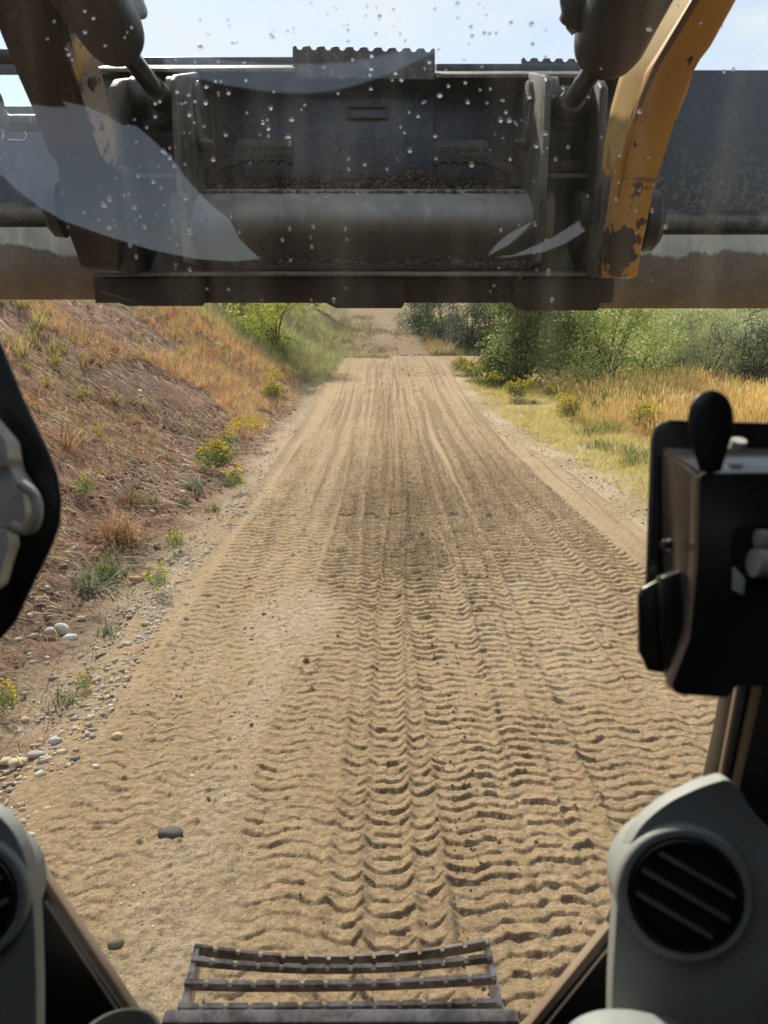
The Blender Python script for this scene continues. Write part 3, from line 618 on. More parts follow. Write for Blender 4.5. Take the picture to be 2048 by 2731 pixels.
def bush_proto(name, seed, n, W_, H_, leaf, aspect, col, alt, fa, ncl=12, nst=9, up=.3):
    r = np.random.default_rng(seed); cl = []
    for i in range(ncl):
        a = r.uniform(0, 6.283); rr = W_ * r.uniform(.1, .72); z = H_ * (r.uniform(.35, .84) if i % 2 else r.uniform(.06, .36)) * (1 - .2 * rr / W_); cl.append((rr * math.cos(a), rr * math.sin(a), z, r.uniform(.26, .46) * W_))
    V, F, Cc = leaf_cloud(seed, n, cl, leaf, aspect, col, alt, fa, up)
    crown = bpy.data.meshes.new(name + '_crown'); o = np_mesh('crown', V, F, M_leaf, Cc, smooth=False); me = o.data; bpy.data.objects.remove(o)
    bm = bmesh.new()
    for i in range(nst):
        c = cl[i % ncl]; top = Vector((c[0], c[1], c[2] + c[3] * .5)) * r.uniform(.85, 1.1); mid = top * .5 + Vector((r.normal(0, .08), r.normal(0, .08), .1)); pts = smooth_pts([(r.normal(0, .06), r.normal(0, .06), -.1), mid, top], 3)
        tube('', pts, [max(.006, .03 * (1 - k / len(pts))) for k in range(len(pts))], None, n=5, bm=bm)
        for j in range(3):
            p = pts[3 + j % 3]; e = Vector((c[0], c[1], c[2])) + Vector(r.normal(0, c[3] * .5, 3)); tube('', [p, (p + e) * .5 + Vector((0, 0, .05)), e], [.012, .008, .004], None, n=4, bm=bm)
    b = bpy.data.meshes.new(name + '_stems'); bm.to_mesh(b); bm.free(); b.materials.append(M_bark)
    return me, b
BP = {
 'dark': [bush_proto('dark', s, 19000, 1.5, 3.1, .085, .5, (.17, .23, .085), (.40, .40, .14), .25, 15, 10) for s in (31, 32)],
 'broad': [bush_proto('broad', s, 11000, 1.6, 2.9, .085, .55, (.40, .49, .18), (.68, .64, .30), .3, 14, 10) for s in (41, 42)],
 'willow': [bush_proto('willow', s, 15000, 1.8, 3.0, .10, .24, (.44, .48, .27), (.62, .58, .37), .25, 18, 14, .9) for s in (51, 52)],
 'lime': [bush_proto('lime', s, 15000, 1.2, 2.0, .075, .4, (.50, .58, .11), (.70, .66, .20), .3, 12, 9) for s in (61,)],
 'dusk': [bush_proto('dusk', s, 11000, 1.5, 2.6, .08, .45, (.11, .145, .10), (.26, .24, .16), .12, 16, 10) for s in (71,)],
 'twig': [bush_proto('twig', s, 2200, 1.0, 2.3, .07, .3, (.24, .23, .16), (.30, .26, .20), .4, 18, 26) for s in (81,)],
}
def shrub(kind, x, y, s, label, name='shrub', cat='shrub', rot=None, vi=0, sz=None, grp=None):
    z = float(ground_z(x, y)); e = empty(name, (x, y, z - .03), label=label, cat=cat, group=grp)
    e.rotation_euler.z = random.uniform(0, 6.28) if rot is None else rot; e.scale = (s, s, s * (sz or 1))
    c, b = BP[kind][vi % len(BP[kind])]
    for nm, me in (('crown', c), ('stems', b)):
        o = bpy.data.objects.new(nm, me); sc.collection.objects.link(o); o.parent = e
    return e
def at(u, Y): return (u - 1024) / FPX * Y * 1.02
shrub('dark', at(1362, 18.8), 18.8, 1.12, 'dark green leafy bush at the road bend, right beside the side track', vi=0)
shrub('dark', at(1455, 22.5), 22.5, 1.05, 'dark green bush with bare twigs behind the bend bush', vi=1)
shrub('broad', at(1600, 17.8), 17.8, .95, 'light green broad leaved bush nearest the golden grass', vi=0)
shrub('broad', at(1690, 18.8), 18.8, .72, 'smaller light green bush to the right of the broad leaved bush', vi=1)
shrub('lime', at(1545, 24), 24, 1.5, 'yellow green bush showing above and between the two nearest bushes')
shrub('lime', at(1765, 23), 23, 1.35, 'bright yellow green bush behind the grey green willows', rot=2)
shrub('willow', at(1850, 20.5), 20.5, .95, 'grey green willow bush at right behind the golden grass', vi=0)
shrub('willow', at(1945, 24), 24, 1.25, 'pale grey green willow bush farther back on the right', vi=1)
shrub('twig', at(1965, 20), 20, .95, 'bare grey twiggy bush among the willows at right')
shrub('dusk', at(2045, 20), 20, .95, 'dark olive bush at the right edge behind golden grass')
shrub('willow', at(1760, 20.5), 20.5, .8, 'low grey green willow bush left of the twiggy bush', vi=1, rot=1)
for i, (u, Y, k, s) in enumerate([(1300, 29, 'dusk', 1.2), (1400, 28, 'dark', 1.25), (1500, 30, 'dusk', 1.4), (1620, 29, 'dark', 1.35), (1720, 31, 'willow', 1.5), (1830, 30, 'dark', 1.4), (1930, 32, 'lime', 1.7), (2040, 29, 'willow', 1.4), (2140, 27, 'dark', 1.2), (2230, 24, 'willow', 1.1), (1590, 36, 'willow', 1.7), (1780, 37, 'dark', 1.8), (1990, 38, 'willow', 1.9), (2190, 34, 'dusk', 1.7)]):
    shrub(k, at(u, Y), Y, s, 'bush in the green thicket behind the front row of bushes', vi=i, grp='bushes filling the thicket behind the front row')
shrub('dusk', at(1115, 33), 33, 1.05, 'dark shrub left in the far group past the road bend')
shrub('dusk', at(1178, 30.5), 30.5, 1.0, 'dark shrub in the middle of the far group past the road bend', rot=1)
shrub('dusk', at(1240, 28.5), 28.5, .95, 'dark shrub beside the side track past the road bend', rot=3)
shrub('lime', at(745, 21.5), 21.5, 1.25, 'yellow green bush with a forked stem on the left bank')
shrub('lime', at(670, 24.5), 24.5, 1.1, 'smaller yellow green bush uphill of the forked one', rot=1)
shrub('broad', at(850, 37), 37, .9, 'green bush up the hillside left of the washed out path', vi=1)

# ------------------------------------------------------------------ plants one can point at
def tmesh(name, T, m, col, alt=None):
    V, F, tc_ = T; c = np.repeat(np.array(col)[None], len(V), 0) * tc_
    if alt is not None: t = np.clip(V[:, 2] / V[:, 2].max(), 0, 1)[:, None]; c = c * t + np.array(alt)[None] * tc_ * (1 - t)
    o = np_mesh(name, V, F, m, np.clip(c, 0, .9)); me = o.data; bpy.data.objects.remove(o); return me
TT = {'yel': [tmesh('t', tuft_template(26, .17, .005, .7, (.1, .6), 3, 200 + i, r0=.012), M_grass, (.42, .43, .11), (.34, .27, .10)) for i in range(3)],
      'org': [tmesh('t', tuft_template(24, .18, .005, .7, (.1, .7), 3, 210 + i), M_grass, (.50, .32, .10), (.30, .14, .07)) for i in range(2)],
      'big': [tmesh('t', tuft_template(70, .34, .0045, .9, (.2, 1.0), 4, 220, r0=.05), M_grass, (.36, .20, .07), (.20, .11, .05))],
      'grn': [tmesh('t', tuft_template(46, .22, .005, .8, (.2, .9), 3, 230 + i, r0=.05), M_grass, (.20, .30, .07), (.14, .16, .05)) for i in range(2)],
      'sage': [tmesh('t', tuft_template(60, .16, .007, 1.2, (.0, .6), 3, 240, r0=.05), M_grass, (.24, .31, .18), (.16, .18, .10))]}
def plant(kind, u, v, s, label, name='grass_tuft', cat='grass tuft', grp=None, i=0):
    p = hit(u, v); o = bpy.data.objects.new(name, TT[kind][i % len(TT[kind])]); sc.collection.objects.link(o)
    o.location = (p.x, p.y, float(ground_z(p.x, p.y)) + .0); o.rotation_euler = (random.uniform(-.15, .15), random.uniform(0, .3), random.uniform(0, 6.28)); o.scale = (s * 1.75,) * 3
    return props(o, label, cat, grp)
c4 = lambda x, y: (x * .6028, 780 + y * .6029)
c5 = lambda x, y: (1048 + x * .6028, 780 + y * .6026)
for i, (x, y, s) in enumerate([(165, 175, 1.5), (135, 225, 1.1), (95, 300, 1.5), (175, 265, 1.1), (235, 282, 1.1), (285, 275, 1.1), (325, 232, .9), (240, 335, 1.2), (120, 358, .9), (205, 425, 1.1), (355, 470, .9), (395, 468, .8), (325, 480, .6), (505, 497, .9), (460, 678, .6), (350, 662, .8), (430, 642, .9), (625, 225, .8), (805, 285, 1.0), (630, 515, .8), (920, 355, .8), (65, 240, .9), (370, 320, .8), (35, 225, .9), (90, 80, 1.1), (390, 80, 1), (750, 335, .8), (820, 325, .7), (300, 380, .6), (415, 590, .5), (15, 70, 1.2), (700, 120, .9)]):
    plant('yel', *c4(x, y), s, 'small yellow green grass tuft on the brown bank', grp='small yellow green tufts dotted over the bank', i=i)
for i, (x, y, s) in enumerate([(375, 350, 1.0), (440, 335, .8), (160, 530, 1.1), (585, 590, .7), (610, 590, .7), (405, 310, .9), (350, 600, .5), (820, 385, .8), (575, 195, .9)]):
    plant('org', *c4(x, y), s, 'small orange tipped dry grass tuft on the brown bank', grp='small orange dry tufts dotted over the bank', i=i)
plant('org', *c4(302, 712), 1.35, 'bright yellow and orange grass tuft standing alone on the bank nearest the left plate', i=0)
plant('org', *c4(360, 755), .7, 'small reddish tuft just below the bright yellow and orange one', i=1)
plant('big', *c4(505, 1125), .95, 'large orange brown grass clump low on the bank')
plant('big', *c4(570, 945), .5, 'brown grass tuft uphill of the large orange clump', i=0)
plant('grn', *c4(660, 945), .62, 'narrow green and brown tuft right of the brown tuft', i=1)
plant('grn', *c4(455, 1260), .75, 'green grass clump at the foot of the bank')
plant('grn', *c4(510, 1262), .6, 'smaller green grass clump touching the green clump at the bank foot', i=1)
plant('sage', *c4(395, 1325), .95, 'grey green leafy weed in front of the green grass clump', 'leafy_weed', 'weed')
plant('sage', *c4(850, 880), .85, 'grey green weed beside the largest yellow flowering bush', 'leafy_weed', 'weed')
plant('sage', *c4(815, 945), .55, 'small grey green weed below the one beside the flowering bush', 'leafy_weed', 'weed')
plant('grn', *c4(940, 970), .5, 'low bright green weed at the gravel edge', 'leafy_weed', 'weed')
plant('sage', *c4(735, 745), .5, 'pale green weed alone on the middle of the bank', 'leafy_weed', 'weed')
plant('sage', 290, 1702, .42, 'round leaved pale green weed beside the white rocks', 'leafy_weed', 'weed')
plant('grn', 178, 1885, .38, 'small green tuft in bare red soil near the pebbles')
plant('grn', *c5(890, 690), .8, 'grey green tuft at the edge of the right gravel strip')
plant('sage', *c5(545, 495), .9, 'dark green low plant beside the right gravel strip', 'leafy_weed', 'weed')
plant('sage', *c5(625, 495), .6, 'small dark green plant to the right of the low one', 'leafy_weed', 'weed')
for i, (x, y) in enumerate([(960, 505), (1080, 490), (1190, 510), (1230, 505), (900, 515)]):
    plant('grn', *c5(x, y), 1.6, ('pale green weed leftmost but one in the golden verge grass', 'pale green weed in the middle of the golden verge grass', 'pale green weed just left of the thumb lever top', 'rightmost pale green weed, hidden partly by the lever box', 'leftmost pale green weed where the golden verge grass begins')[i], 'leafy_weed', 'weed', 'pale green weeds in the golden verge grass', i)
for i, (x, y) in enumerate([(840, 632), (900, 628), (960, 620), (1000, 615)]):
    plant('grn', *c5(x, y), 1.0, ('leftmost low dark green tuft of the row across the verge', 'second low dark green tuft from the left in the row across the verge', 'third low dark green tuft from the left in the row across the verge', 'rightmost low dark green tuft of the row, nearest the lever box')[i], grp='row of low green tufts across the verge', i=i)
for i, (x, y) in enumerate([(1080, 760), (1050, 770), (1100, 735), (1020, 720), (940, 700)]):
    plant('grn', *c5(x, y), .9, ('thin grey green tuft touching the lever box, lower one', 'thin grey green tuft lowest on the gravel left of the lever box', 'thin grey green tuft touching the lever box, upper one', 'thin grey green tuft highest on the gravel strip near the lever box', 'thin grey green tuft farthest left of the lever box on the gravel')[i], grp='thin tufts on the gravel near the lever box', i=i)
def flower_bush_meshes(seed, n, W_, H_, nf, fc=(.88, .74, .03)):
    V, F, Cc = leaf_cloud(seed, n, [(0, 0, H_ * .5, W_ * .6), (W_ * .4, 0, H_ * .45, W_ * .5), (-W_ * .4, W_ * .2, H_ * .4, W_ * .5), (0, -W_ * .4, H_ * .4, W_ * .45)], .028, .25, (.17, .23, .07), (.34, .33, .10), .3, .9)
    o = np_mesh('foliage', V, F, M_leaf, Cc, smooth=False); a = o.data; bpy.data.objects.remove(o)
    r = np.random.default_rng(seed); d = r.normal(0, 1, (nf, 3)); d[:, 2] = np.abs(d[:, 2]) + .4; d /= np.linalg.norm(d, axis=1)[:, None]
    pos = d * np.array([W_, W_, H_ * .55]) * r.uniform(.6, 1.0, (nf, 1)) + np.array([0, 0, H_ * .45])
    T, FF = rock_template(3, 0, .1, .6); Vf, Ff, Cf = replicate(T, FF, xf(pos, (r.uniform(0, 6, nf), r.normal(0, .4, nf)), r.uniform(.009, .016, nf)), None, np.repeat(np.array(fc)[None], nf, 0) * r.uniform(.75, 1.1, (nf, 1)))
    o = np_mesh('flowers', Vf, Ff, M_leaf, Cf); b = o.data; bpy.data.objects.remove(o); return a, b
FB = [flower_bush_meshes(300 + i, 1500, .17, .26, 90) for i in range(2)]; FBs = flower_bush_meshes(310, 420, .12, .22, 14)
def fbush(u, v, s, label, mesh=None, i=0, grp=None):
    p = hit(u, v); e = empty('flowering_plant', (p.x, p.y, float(ground_z(p.x, p.y))), label=label, cat='flowering plant', group=grp); e.scale = (s * 1.6,) * 3; e.rotation_euler.z = random.uniform(0, 6)
    for nm, me in zip(('foliage', 'flowers'), mesh or FB[i % 2]):
        o = bpy.data.objects.new(nm, me); sc.collection.objects.link(o); o.parent = e; o['kind'] = 'stuff'
fbush(*c4(960, 805), 1.15, 'largest yellow flowering bush at the foot of the bank')
fbush(*c4(1085, 685), 1.2, 'broad yellow flowering bush just beyond the largest one', i=1)
fbush(*c4(1010, 700), .95, 'pale flowering plant between the two large yellow bushes', FBs)
fbush(*c4(1045, 895), 1.05, 'sparse flowering plant on the gravel in front of the largest bush', FBs)
fbush(*c4(1145, 635), .9, 'small yellow flowering plant farthest out beside the gravel edge', i=1)
fbush(*c4(1205, 490), 1.2, 'yellow flower patch farther up along the road edge')
fbush(*c4(1208, 428), 1.1, 'upper yellow flower patch by the small dark hollow', i=1)
fbush(*c4(390, 925), .8, 'thin yellow flowering stems on the bank nearest the black plate', FBs)
fbush(*c4(705, 1345), .75, 'low yellow flowering plant above the white rocks', FBs)
fbush(*c4(780, 1160), .7, 'tiny yellowish plant on the gravel edge', FBs)
fbush(18, 1915, .6, 'small plant with bright yellow flowers in the red soil at left edge', FBs)
fbush(225, 1850, .35, 'single yellow flower on a thin stem beside the pebbles', FBs)
VL = ['bright yellow flowering plant on the gravel edge above the low dark green plant', 'wide yellow green flowering plant under the bend bush', 'flowering plant left of the wide one, close to the road edge', 'flowering plant right of the wide one under the bend bush', 'yellow flowering plant halfway down the verge, nearest the gravel strip', 'small flowering plant midway between gravel and golden grass', 'yellow flowering plant beside the left edge of the lever box', 'small flowering plant below the tall leafy weed', 'pale flowering plant at the lower edge of the golden grass', 'flowering plant just in front of the tall leafy weed', 'smallest flowering plant in the middle of the verge', 'flowering plant between the lever box and the row of green tufts', 'flowering plant farthest up the verge at the side track']
for i, (x, y, s) in enumerate([(545, 478, 1.2), (400, 408, 1.5), (345, 392, 1.3), (450, 430, 1.1), (775, 572, 1.2), (740, 520, .9), (1110, 630, 1.4), (600, 455, .9), (830, 440, 1.2), (500, 400, 1.3), (690, 470, .8), (1150, 600, 1.1), (300, 365, 1.3)]):
    fbush(*c5(x, y), s, VL[i], i=i, grp='low yellow flowering plants along the right verge')
# tall leafy weed with yellow heads
e = None
p = hit(*c5(640, 360)); e = empty('tall_weed', (p.x, p.y, float(ground_z(p.x, p.y))), label='tall green leafy weed standing before the dark bend bush', cat='weed')
V, F, Cc = leaf_cloud(401, 1700, [(.1 * i - .3, .1 * (i % 2), .45 + .1 * (i % 3), .33) for i in range(7)], .10, .2, (.19, .28, .08), (.34, .36, .12), .25, 1.0)
o = np_mesh('foliage', V, F, M_leaf, Cc, e, smooth=False); o.matrix_parent_inverse = Matrix()
# ------------------------------------------------------------------ stones one can point at
def stone(u, v, wpx, label, col, flat=.6, seed=1, name='rock', cat='rock', ar=.8):
    p = hit(u, v); d = (p - CAM).length; s = wpx / FPX * d * .5; T, F = rock_template(seed, 2, .22, flat)
    T = T * (1 + .09 * fbm(T[:, 0] * 5 + seed, T[:, 1] * 5 + T[:, 2] * 4, seed, 2))[:, None] * np.array([1, ar, 1]); o = np_mesh(name, T * s, F, M_stone, np.repeat(np.array(col)[None], len(T), 0), smooth=False); z = float(ground_z(p.x, p.y))
    o.location = (p.x, p.y, z + .018 + s * flat * .1); o.rotation_euler = (0, random.uniform(-.2, .2), random.uniform(-.5, .5)); return props(o, label, cat)
for a_ in [(169, 1690, 40, 'larger pale rock beside the bank foot gravel, behind the white one', (.52, .49, .42), .8, 11), (190, 1713, 36, 'smooth white rock leaning on the larger pale rock', (.62, .61, .58), .7, 12),
    (133, 1697, 26, 'broken pale rock left of the larger pale rock', (.42, .38, .34), .6, 13), (49, 2052, 44, 'smooth yellowish oval stone at the left edge', (.58, .47, .30), .5, 14), (18, 2042, 34, 'tan stone cut by the left edge of the view', (.50, .40, .27), .5, 15),
    (97, 2024, 42, 'flat reddish grey stone behind the yellowish oval stone', (.34, .30, .28), .35, 16), (148, 1990, 34, 'light grey angular stone above the flat reddish grey one', (.42, .42, .42), .6, 17),
    (458, 2247, 58, 'dark grey half buried stone lying in the dirt road', (.075, .068, .058), .38, 18), (310, 2545, 40, 'round brown stone half buried near the door frame at lower left', (.17, .135, .09), .45, 19),
    (368, 1552, 38, 'flat orange brown stone in the weeds at the bank foot', (.46, .27, .14), .35, 20), (314, 1973, 26, 'crumbly yellowish stone at the road edge', (.55, .42, .22), .6, 21), (390, 1676, 22, 'pinkish stone right of the round leaved weed', (.48, .34, .26), .6, 22),
    (257, 2062, 20, 'small white stone above the gravel by the road edge', (.55, .54, .50), .6, 23), (127, 1763, 16, 'small pale stone alone on the red soil', (.52, .46, .40), .6, 24), (262, 1817, 18, 'small grey white stone beside the pebble patch', (.45, .44, .42), .6, 25),
    (258, 1472, 18, 'light stone below the large orange grass clump', (.50, .45, .38), .6, 26), (353, 1257, 14, 'light pebble on the bank left of the flowering bush', (.50, .42, .33), .6, 27), (580, 924, 26, 'pale flat rock high on the far bank', (.48, .40, .33), .4, 28), (1085, 2490, 14, 'small pale stone in the road ahead of the step', (.40, .32, .22), .7, 29)]:
    stone(a_[0], a_[1], a_[2], a_[3], a_[4], a_[5], a_[6])
# soil clods thrown up by the tracks
k = 420; yy = 1.5 + 7 * rng.random(k) ** 1.3; xx = np.where(rng.random(k) < .6, .28 + .02 * yy + rng.normal(0, .08, k), rng.uniform(-.9, 1.7, k)); s_ = rng.gamma(1.6, .0022, k) + .002
T, F = rock_template(8, 1, .35, .8); hz = road_h(xx, yy)[0]
V, F2, _ = replicate(T, F, xf(np.stack([xx, yy, base_z(xx, yy) + hz + .014], 1), (rng.uniform(0, 6, k), rng.normal(0, .4, k)), s_), None, None) if False else (*replicate(T, F, xf(np.stack([xx, yy, base_z(xx, yy) + hz + .014], 1), (rng.uniform(0, 6, k), rng.normal(0, .4, k)), s_), None, np.repeat(C(.25, .17, .10), k, 0))[:2], None)
props(np_mesh('soil_crumbs', V, F2, M_road, np.repeat(C(.26, .18, .105), len(V), 0)), 'loose brown soil crumbs on the track marks', kind='stuff')
# ------------------------------------------------------------------ the machine
SK = empty('loader_machine', (0, .6, .6), label='black and yellow tracked loader seen from its driver seat, arms raised ahead', cat='loader')
BK = empty('loader_bucket', (0, 1.9, 2.1), label='wide dark blue grey steel bucket carried on the loader arms, seen from behind', cat='bucket')
Z = lambda v, Y: P(1024, v, Y).z
X = lambda u, v, Y: P(u, v, Y).x
def hbeam(name, prof, u0, u1, m, parent, bevel=.003, Yref=None, v=400):
    """bar running left to right; prof = [(Y, photo row)...]"""
    yr = Yref or prof[0][0]; x0, x1 = X(u0, v, yr), X(u1, v, yr)
    pr = [(y, Z(r_, y)) for y, r_ in prof]
    return bm_obj(name, prism_bm([Vector((x0, y, z)) for y, z in pr], [Vector((x1, y, z)) for y, z in pr], bevel), m, parent)
M_blueR = mud_metal('bucket_side_paint', (.030, .035, .050), -5, -4)
M_heel = mud_metal('muddy_bucket_heel', (.42, .40, .34), Z(668, 1.86) - .006, Z(668, 1.86) + .004, .045, (.21, .17, .13))
M_tubem = mud_metal('soiled_cross_tube', (.27, .255, .23), Z(585, 1.7) - .05, Z(585, 1.7) + .04, .02, (.10, .07, .048))
# --- bucket shell: outer sides reach past the frame
W0, W1 = -620, 2700
hbeam('rear_plate', [(1.93, 186), (1.955, 186), (1.955, 750), (1.93, 750)], 215, 1700, M_blue, BK, .002)
hbeam('side_plate', [(1.90, 187), (1.925, 187), (1.925, 640), (1.90, 640)], 1600, W1, M_side, BK, .002, v=400)
hbeam('side_plate', [(1.90, 150), (1.925, 150), (1.925, 200), (1.90, 200)], W0, 330, M_blue, BK, .002)
hbeam('side_plate', [(1.90, 283), (1.925, 283), (1.925, 640), (1.90, 640)], W0, 300, M_blue, BK, .002)
hbeam('top_edge', [(1.92, 152), (1.99, 152), (1.99, 176), (1.92, 176)], 262, 792, M_blue, BK, .002)
hbeam('top_ledge', [(1.80, 181), (1.925, 172), (1.925, 190), (1.80, 192)], 262, 790, M_worn, BK, .002, Yref=1.8)
hbeam('top_edge', [(1.92, 170), (1.99, 170), (1.99, 190), (1.92, 190)], 1160, 1700, M_blue, BK, .002)
hbeam('top_ledge', [(1.80, 197), (1.925, 188), (1.925, 206), (1.80, 208)], 1160, 1700, M_worn, BK, .002, Yref=1.8)
# rolled seam and heel on both sides
for u0, u1, dv in ((W0, 330, -20), (1575, W1, 0)):
    cy, cz = 1.885, Z(594 + dv, 1.885); bm = bmesh.new()
    pr = [(1.90, Z(560 + dv, 1.9))] + [(cy - .030 * math.cos(a) * (1 if k else .8), cz + .022 * math.sin(a)) for k, a in enumerate(np.linspace(1.3, -1.2, 9))] + [(1.90, Z(617 + dv, 1.9))]
    x0, x1 = X(u0, 600, 1.86), X(u1, 600, 1.86)
    prism_bm([Vector((x0, y, z)) for y, z in pr], [Vector((x1, y, z)) for y, z in pr], bm=bm); bm_obj('rolled_seam', bm, M_worn, BK)
    R0 = .115; yc = 1.955; zt = Z(626 + dv, 1.845); zb = Z(822 + dv * 1.2, 1.90); bm = bmesh.new(); pr = [(1.90, zt + .001), (1.845, zt)]
    for a in np.linspace(0, 1, 14)[1:]: pr.append((1.845 - .006 * math.sin(a * 3.14) + .09 * a ** 4, zt + (zb - zt) * (1 - (1 - a) ** 1.15)))
    pr += [(2.02, zb + .01), (2.02, zt)]
    prism_bm([Vector((x0, y, z)) for y, z in pr], [Vector((x1, y, z)) for y, z in pr], bm=bm); bm_obj('heel_plate', bm, M_heel, BK)
# serrated treads on the top edge
def serrated(name, u0, u1, vt, vb, nt_, Y, th, m, parent, depth=9, tilt=0):
    pts = [(u0, vb)]; 
    pts.append((u0, vt)); w_ = (u1 - u0) / nt_
    for k in range(nt_):
        c = u0 + w_ * (k + .5); r_ = w_ * .24; d = tilt * (c - u0)
        if k > 0 or True:
            for a in np.linspace(math.pi, 0, 7): pts.append((c + r_ * math.cos(a), vt + d + depth * math.sin(a)))
    pts += [(u1, vt + tilt * (u1 - u0)), (u1, vb + tilt * (u1 - u0))]
    return slab(name, pts, Y, th, m, parent, .0015, seg=1)
serrated('serrated_step', 780, 1160, 121, 206, 10, 1.84, .012, M_worn, BK, 11, .02)
serrated('serrated_step', 1392, 1690, 153, 172, 9, 1.93, .014, M_blue, BK, 10, .02)
serrated('serrated_step', 330, 640, 140, 156, 9, 1.99, .014, M_blue, BK, 8, .0) if False else None
hbeam('step_support', [(1.842, 206), (1.93, 206), (1.93, 248), (1.842, 212)], 785, 1155, M_blue, BK, .002)
# centre panel details
hbeam('centre_panel', [(1.915, 210), (1.929, 210), (1.929, 512), (1.915, 512)], 575, 1366, M_blue, BK, .004)
hbeam('inner_panel', [(1.905, 262), (1.915, 262), (1.915, 505), (1.905, 505)], 645, 1155, M_blue, BK, .002)
hbeam('weld_strip', [(1.903, 205), (1.914, 205), (1.914, 500), (1.903, 500)], 566, 574, M_worn, BK, .002); hbeam('weld_strip', [(1.903, 265), (1.914, 265), (1.914, 510), (1.903, 510)], 1362, 1367, M_worn, BK, .002)
fr_ = empty  # maker's frame: four thin bars
for n_, q in enumerate([(924, 280, 1036, 286), (924, 310, 1036, 316), (924, 286, 932, 310), (1028, 286, 1036, 310)]):
    slab('plate_frame', [(q[0], q[1]), (q[2], q[1]), (q[2], q[3]), (q[0], q[3])], 1.896, .0085, M_black, BK, .001, seg=1)
# chalk mark and left side tube of the bucket
tube('chalk_mark', [P(u, v, 1.8975) for u, v in [(6, 372), (10, 348), (12, 366)]], .0016, simple('white_marker', (.75, .75, .72), .7), BK, 5)
tube('chalk_mark', smooth_pts([P(u, v, 1.8975) for u, v in [(22, 372), (60, 374), (71, 362), (62, 349), (52, 346)]]), .0014, bpy.data.materials['white_marker'], BK, 5)
tube('hose_guard', smooth_pts([P(u, v, 1.70) for u, v in [(-60, 240), (-20, 255), (-4, 300), (22, 326), (60, 328), (130, 328)]], 8), .0165, M_worn, SK, 14)
tube('hose_guard', [P(u, v, 1.62) for u, v in [(-80, 148), (60, 152)]], .014, M_cyl, SK, 12)
# --- coupler: lives on the arms
def yz(prof): return [(y, Z(r_, y)) for y, r_ in prof]
for u0, u1, um in ((464, 482, 473), (1446, 1464, 1455)):
    side_plate('coupler_plate', yz([(1.60, 215), (1.62, 200), (1.80, 192), (1.885, 214), (1.885, 505), (1.84, 640), (1.70, 715), (1.61, 700), (1.595, 520)]), X(u0, 400, 1.6), X(u1, 400, 1.6), M_worn, SK, .004)
for u0, u1 in ((303, 330), (1590, 1612)):
    side_plate('coupler_plate', yz([(1.60, 232), (1.63, 212), (1.80, 204), (1.885, 222), (1.885, 505), (1.84, 640), (1.70, 730), (1.60, 725), (1.59, 540)]), X(u0, 400, 1.6), X(u1, 400, 1.6), M_black, SK, .005)
for s_, (u0, u1) in ((-1, (330, 466)), (1, (1464, 1590))):
    x0, x1 = X(u0, 400, 1.6), X(u1, 400, 1.6)
    lathe('pin_boss', Vector((x0, 1.70, Z(262, 1.70))), Vector((1, 0, 0)), [(0, 0), (0, .040), (.028, .040), (.030, .030), (.030, 0)], M_worn, SK); lathe('pin_boss', Vector((x1, 1.70, Z(262, 1.70))), Vector((-1, 0, 0)), [(0, 0), (0, .040), (.028, .040), (.030, .030), (.030, 0)], M_worn, SK)
    lathe('pivot_boss', Vector((x0, 1.66, Z(590, 1.66))), Vector((1, 0, 0)), [(0, 0), (0, .06), (.02, .06), (.022, .045), (.022, 0)], M_black, SK); lathe('pivot_boss', Vector((x1, 1.66, Z(590, 1.66))), Vector((-1, 0, 0)), [(0, 0), (0, .06), (.02, .06), (.022, .045), (.022, 0)], M_black, SK)
    box('coupler_back', (x0, 1.80, Z(748, 1.8)), (x1, 1.82, Z(330, 1.8)), M_black, SK); box('coupler_shelf', (x0, 1.64, Z(476, 1.64)), (x1, 1.80, Z(462, 1.64)), M_worn, SK)
    box('dirt_ledge', (x0 + .004, 1.66, Z(462, 1.66)), (x1 - .004, 1.79, Z(425, 1.66)), M_soil, SK, .015)
# locking discs, bolts
for u, sgn in ((482, 1), (1446, -1)):
    xx_ = X(u, 400, 1.6); y0 = 1.76
    side = Vector((sgn, 0, 0))
    bm = bmesh.new(); 
    for k in range(2): lathe('', Vector((xx_, y0, Z(262 + k * 95, y0))), side, [(0, 0), (0, .034), (.010, .034), (.012, .026), (.012, 0)], None, n=20, bm=bm)
    bm_obj('locking_disc', bm, M_worn, SK)
    side_plate('locking_link', yz([(y0 - .03, 262), (y0 + .03, 262), (y0 + .03, 360), (y0 - .03, 360)]), xx_, xx_ + sgn * .009, M_worn, SK, .004)
    lathe('bolt', Vector((xx_ + sgn * .010, y0 - .01, Z(385, y0))), side, [(0, 0), (0, .013), (.014, .013), (.014, .008), (.024, .008), (.024, 0)], M_worn, SK, n=6)
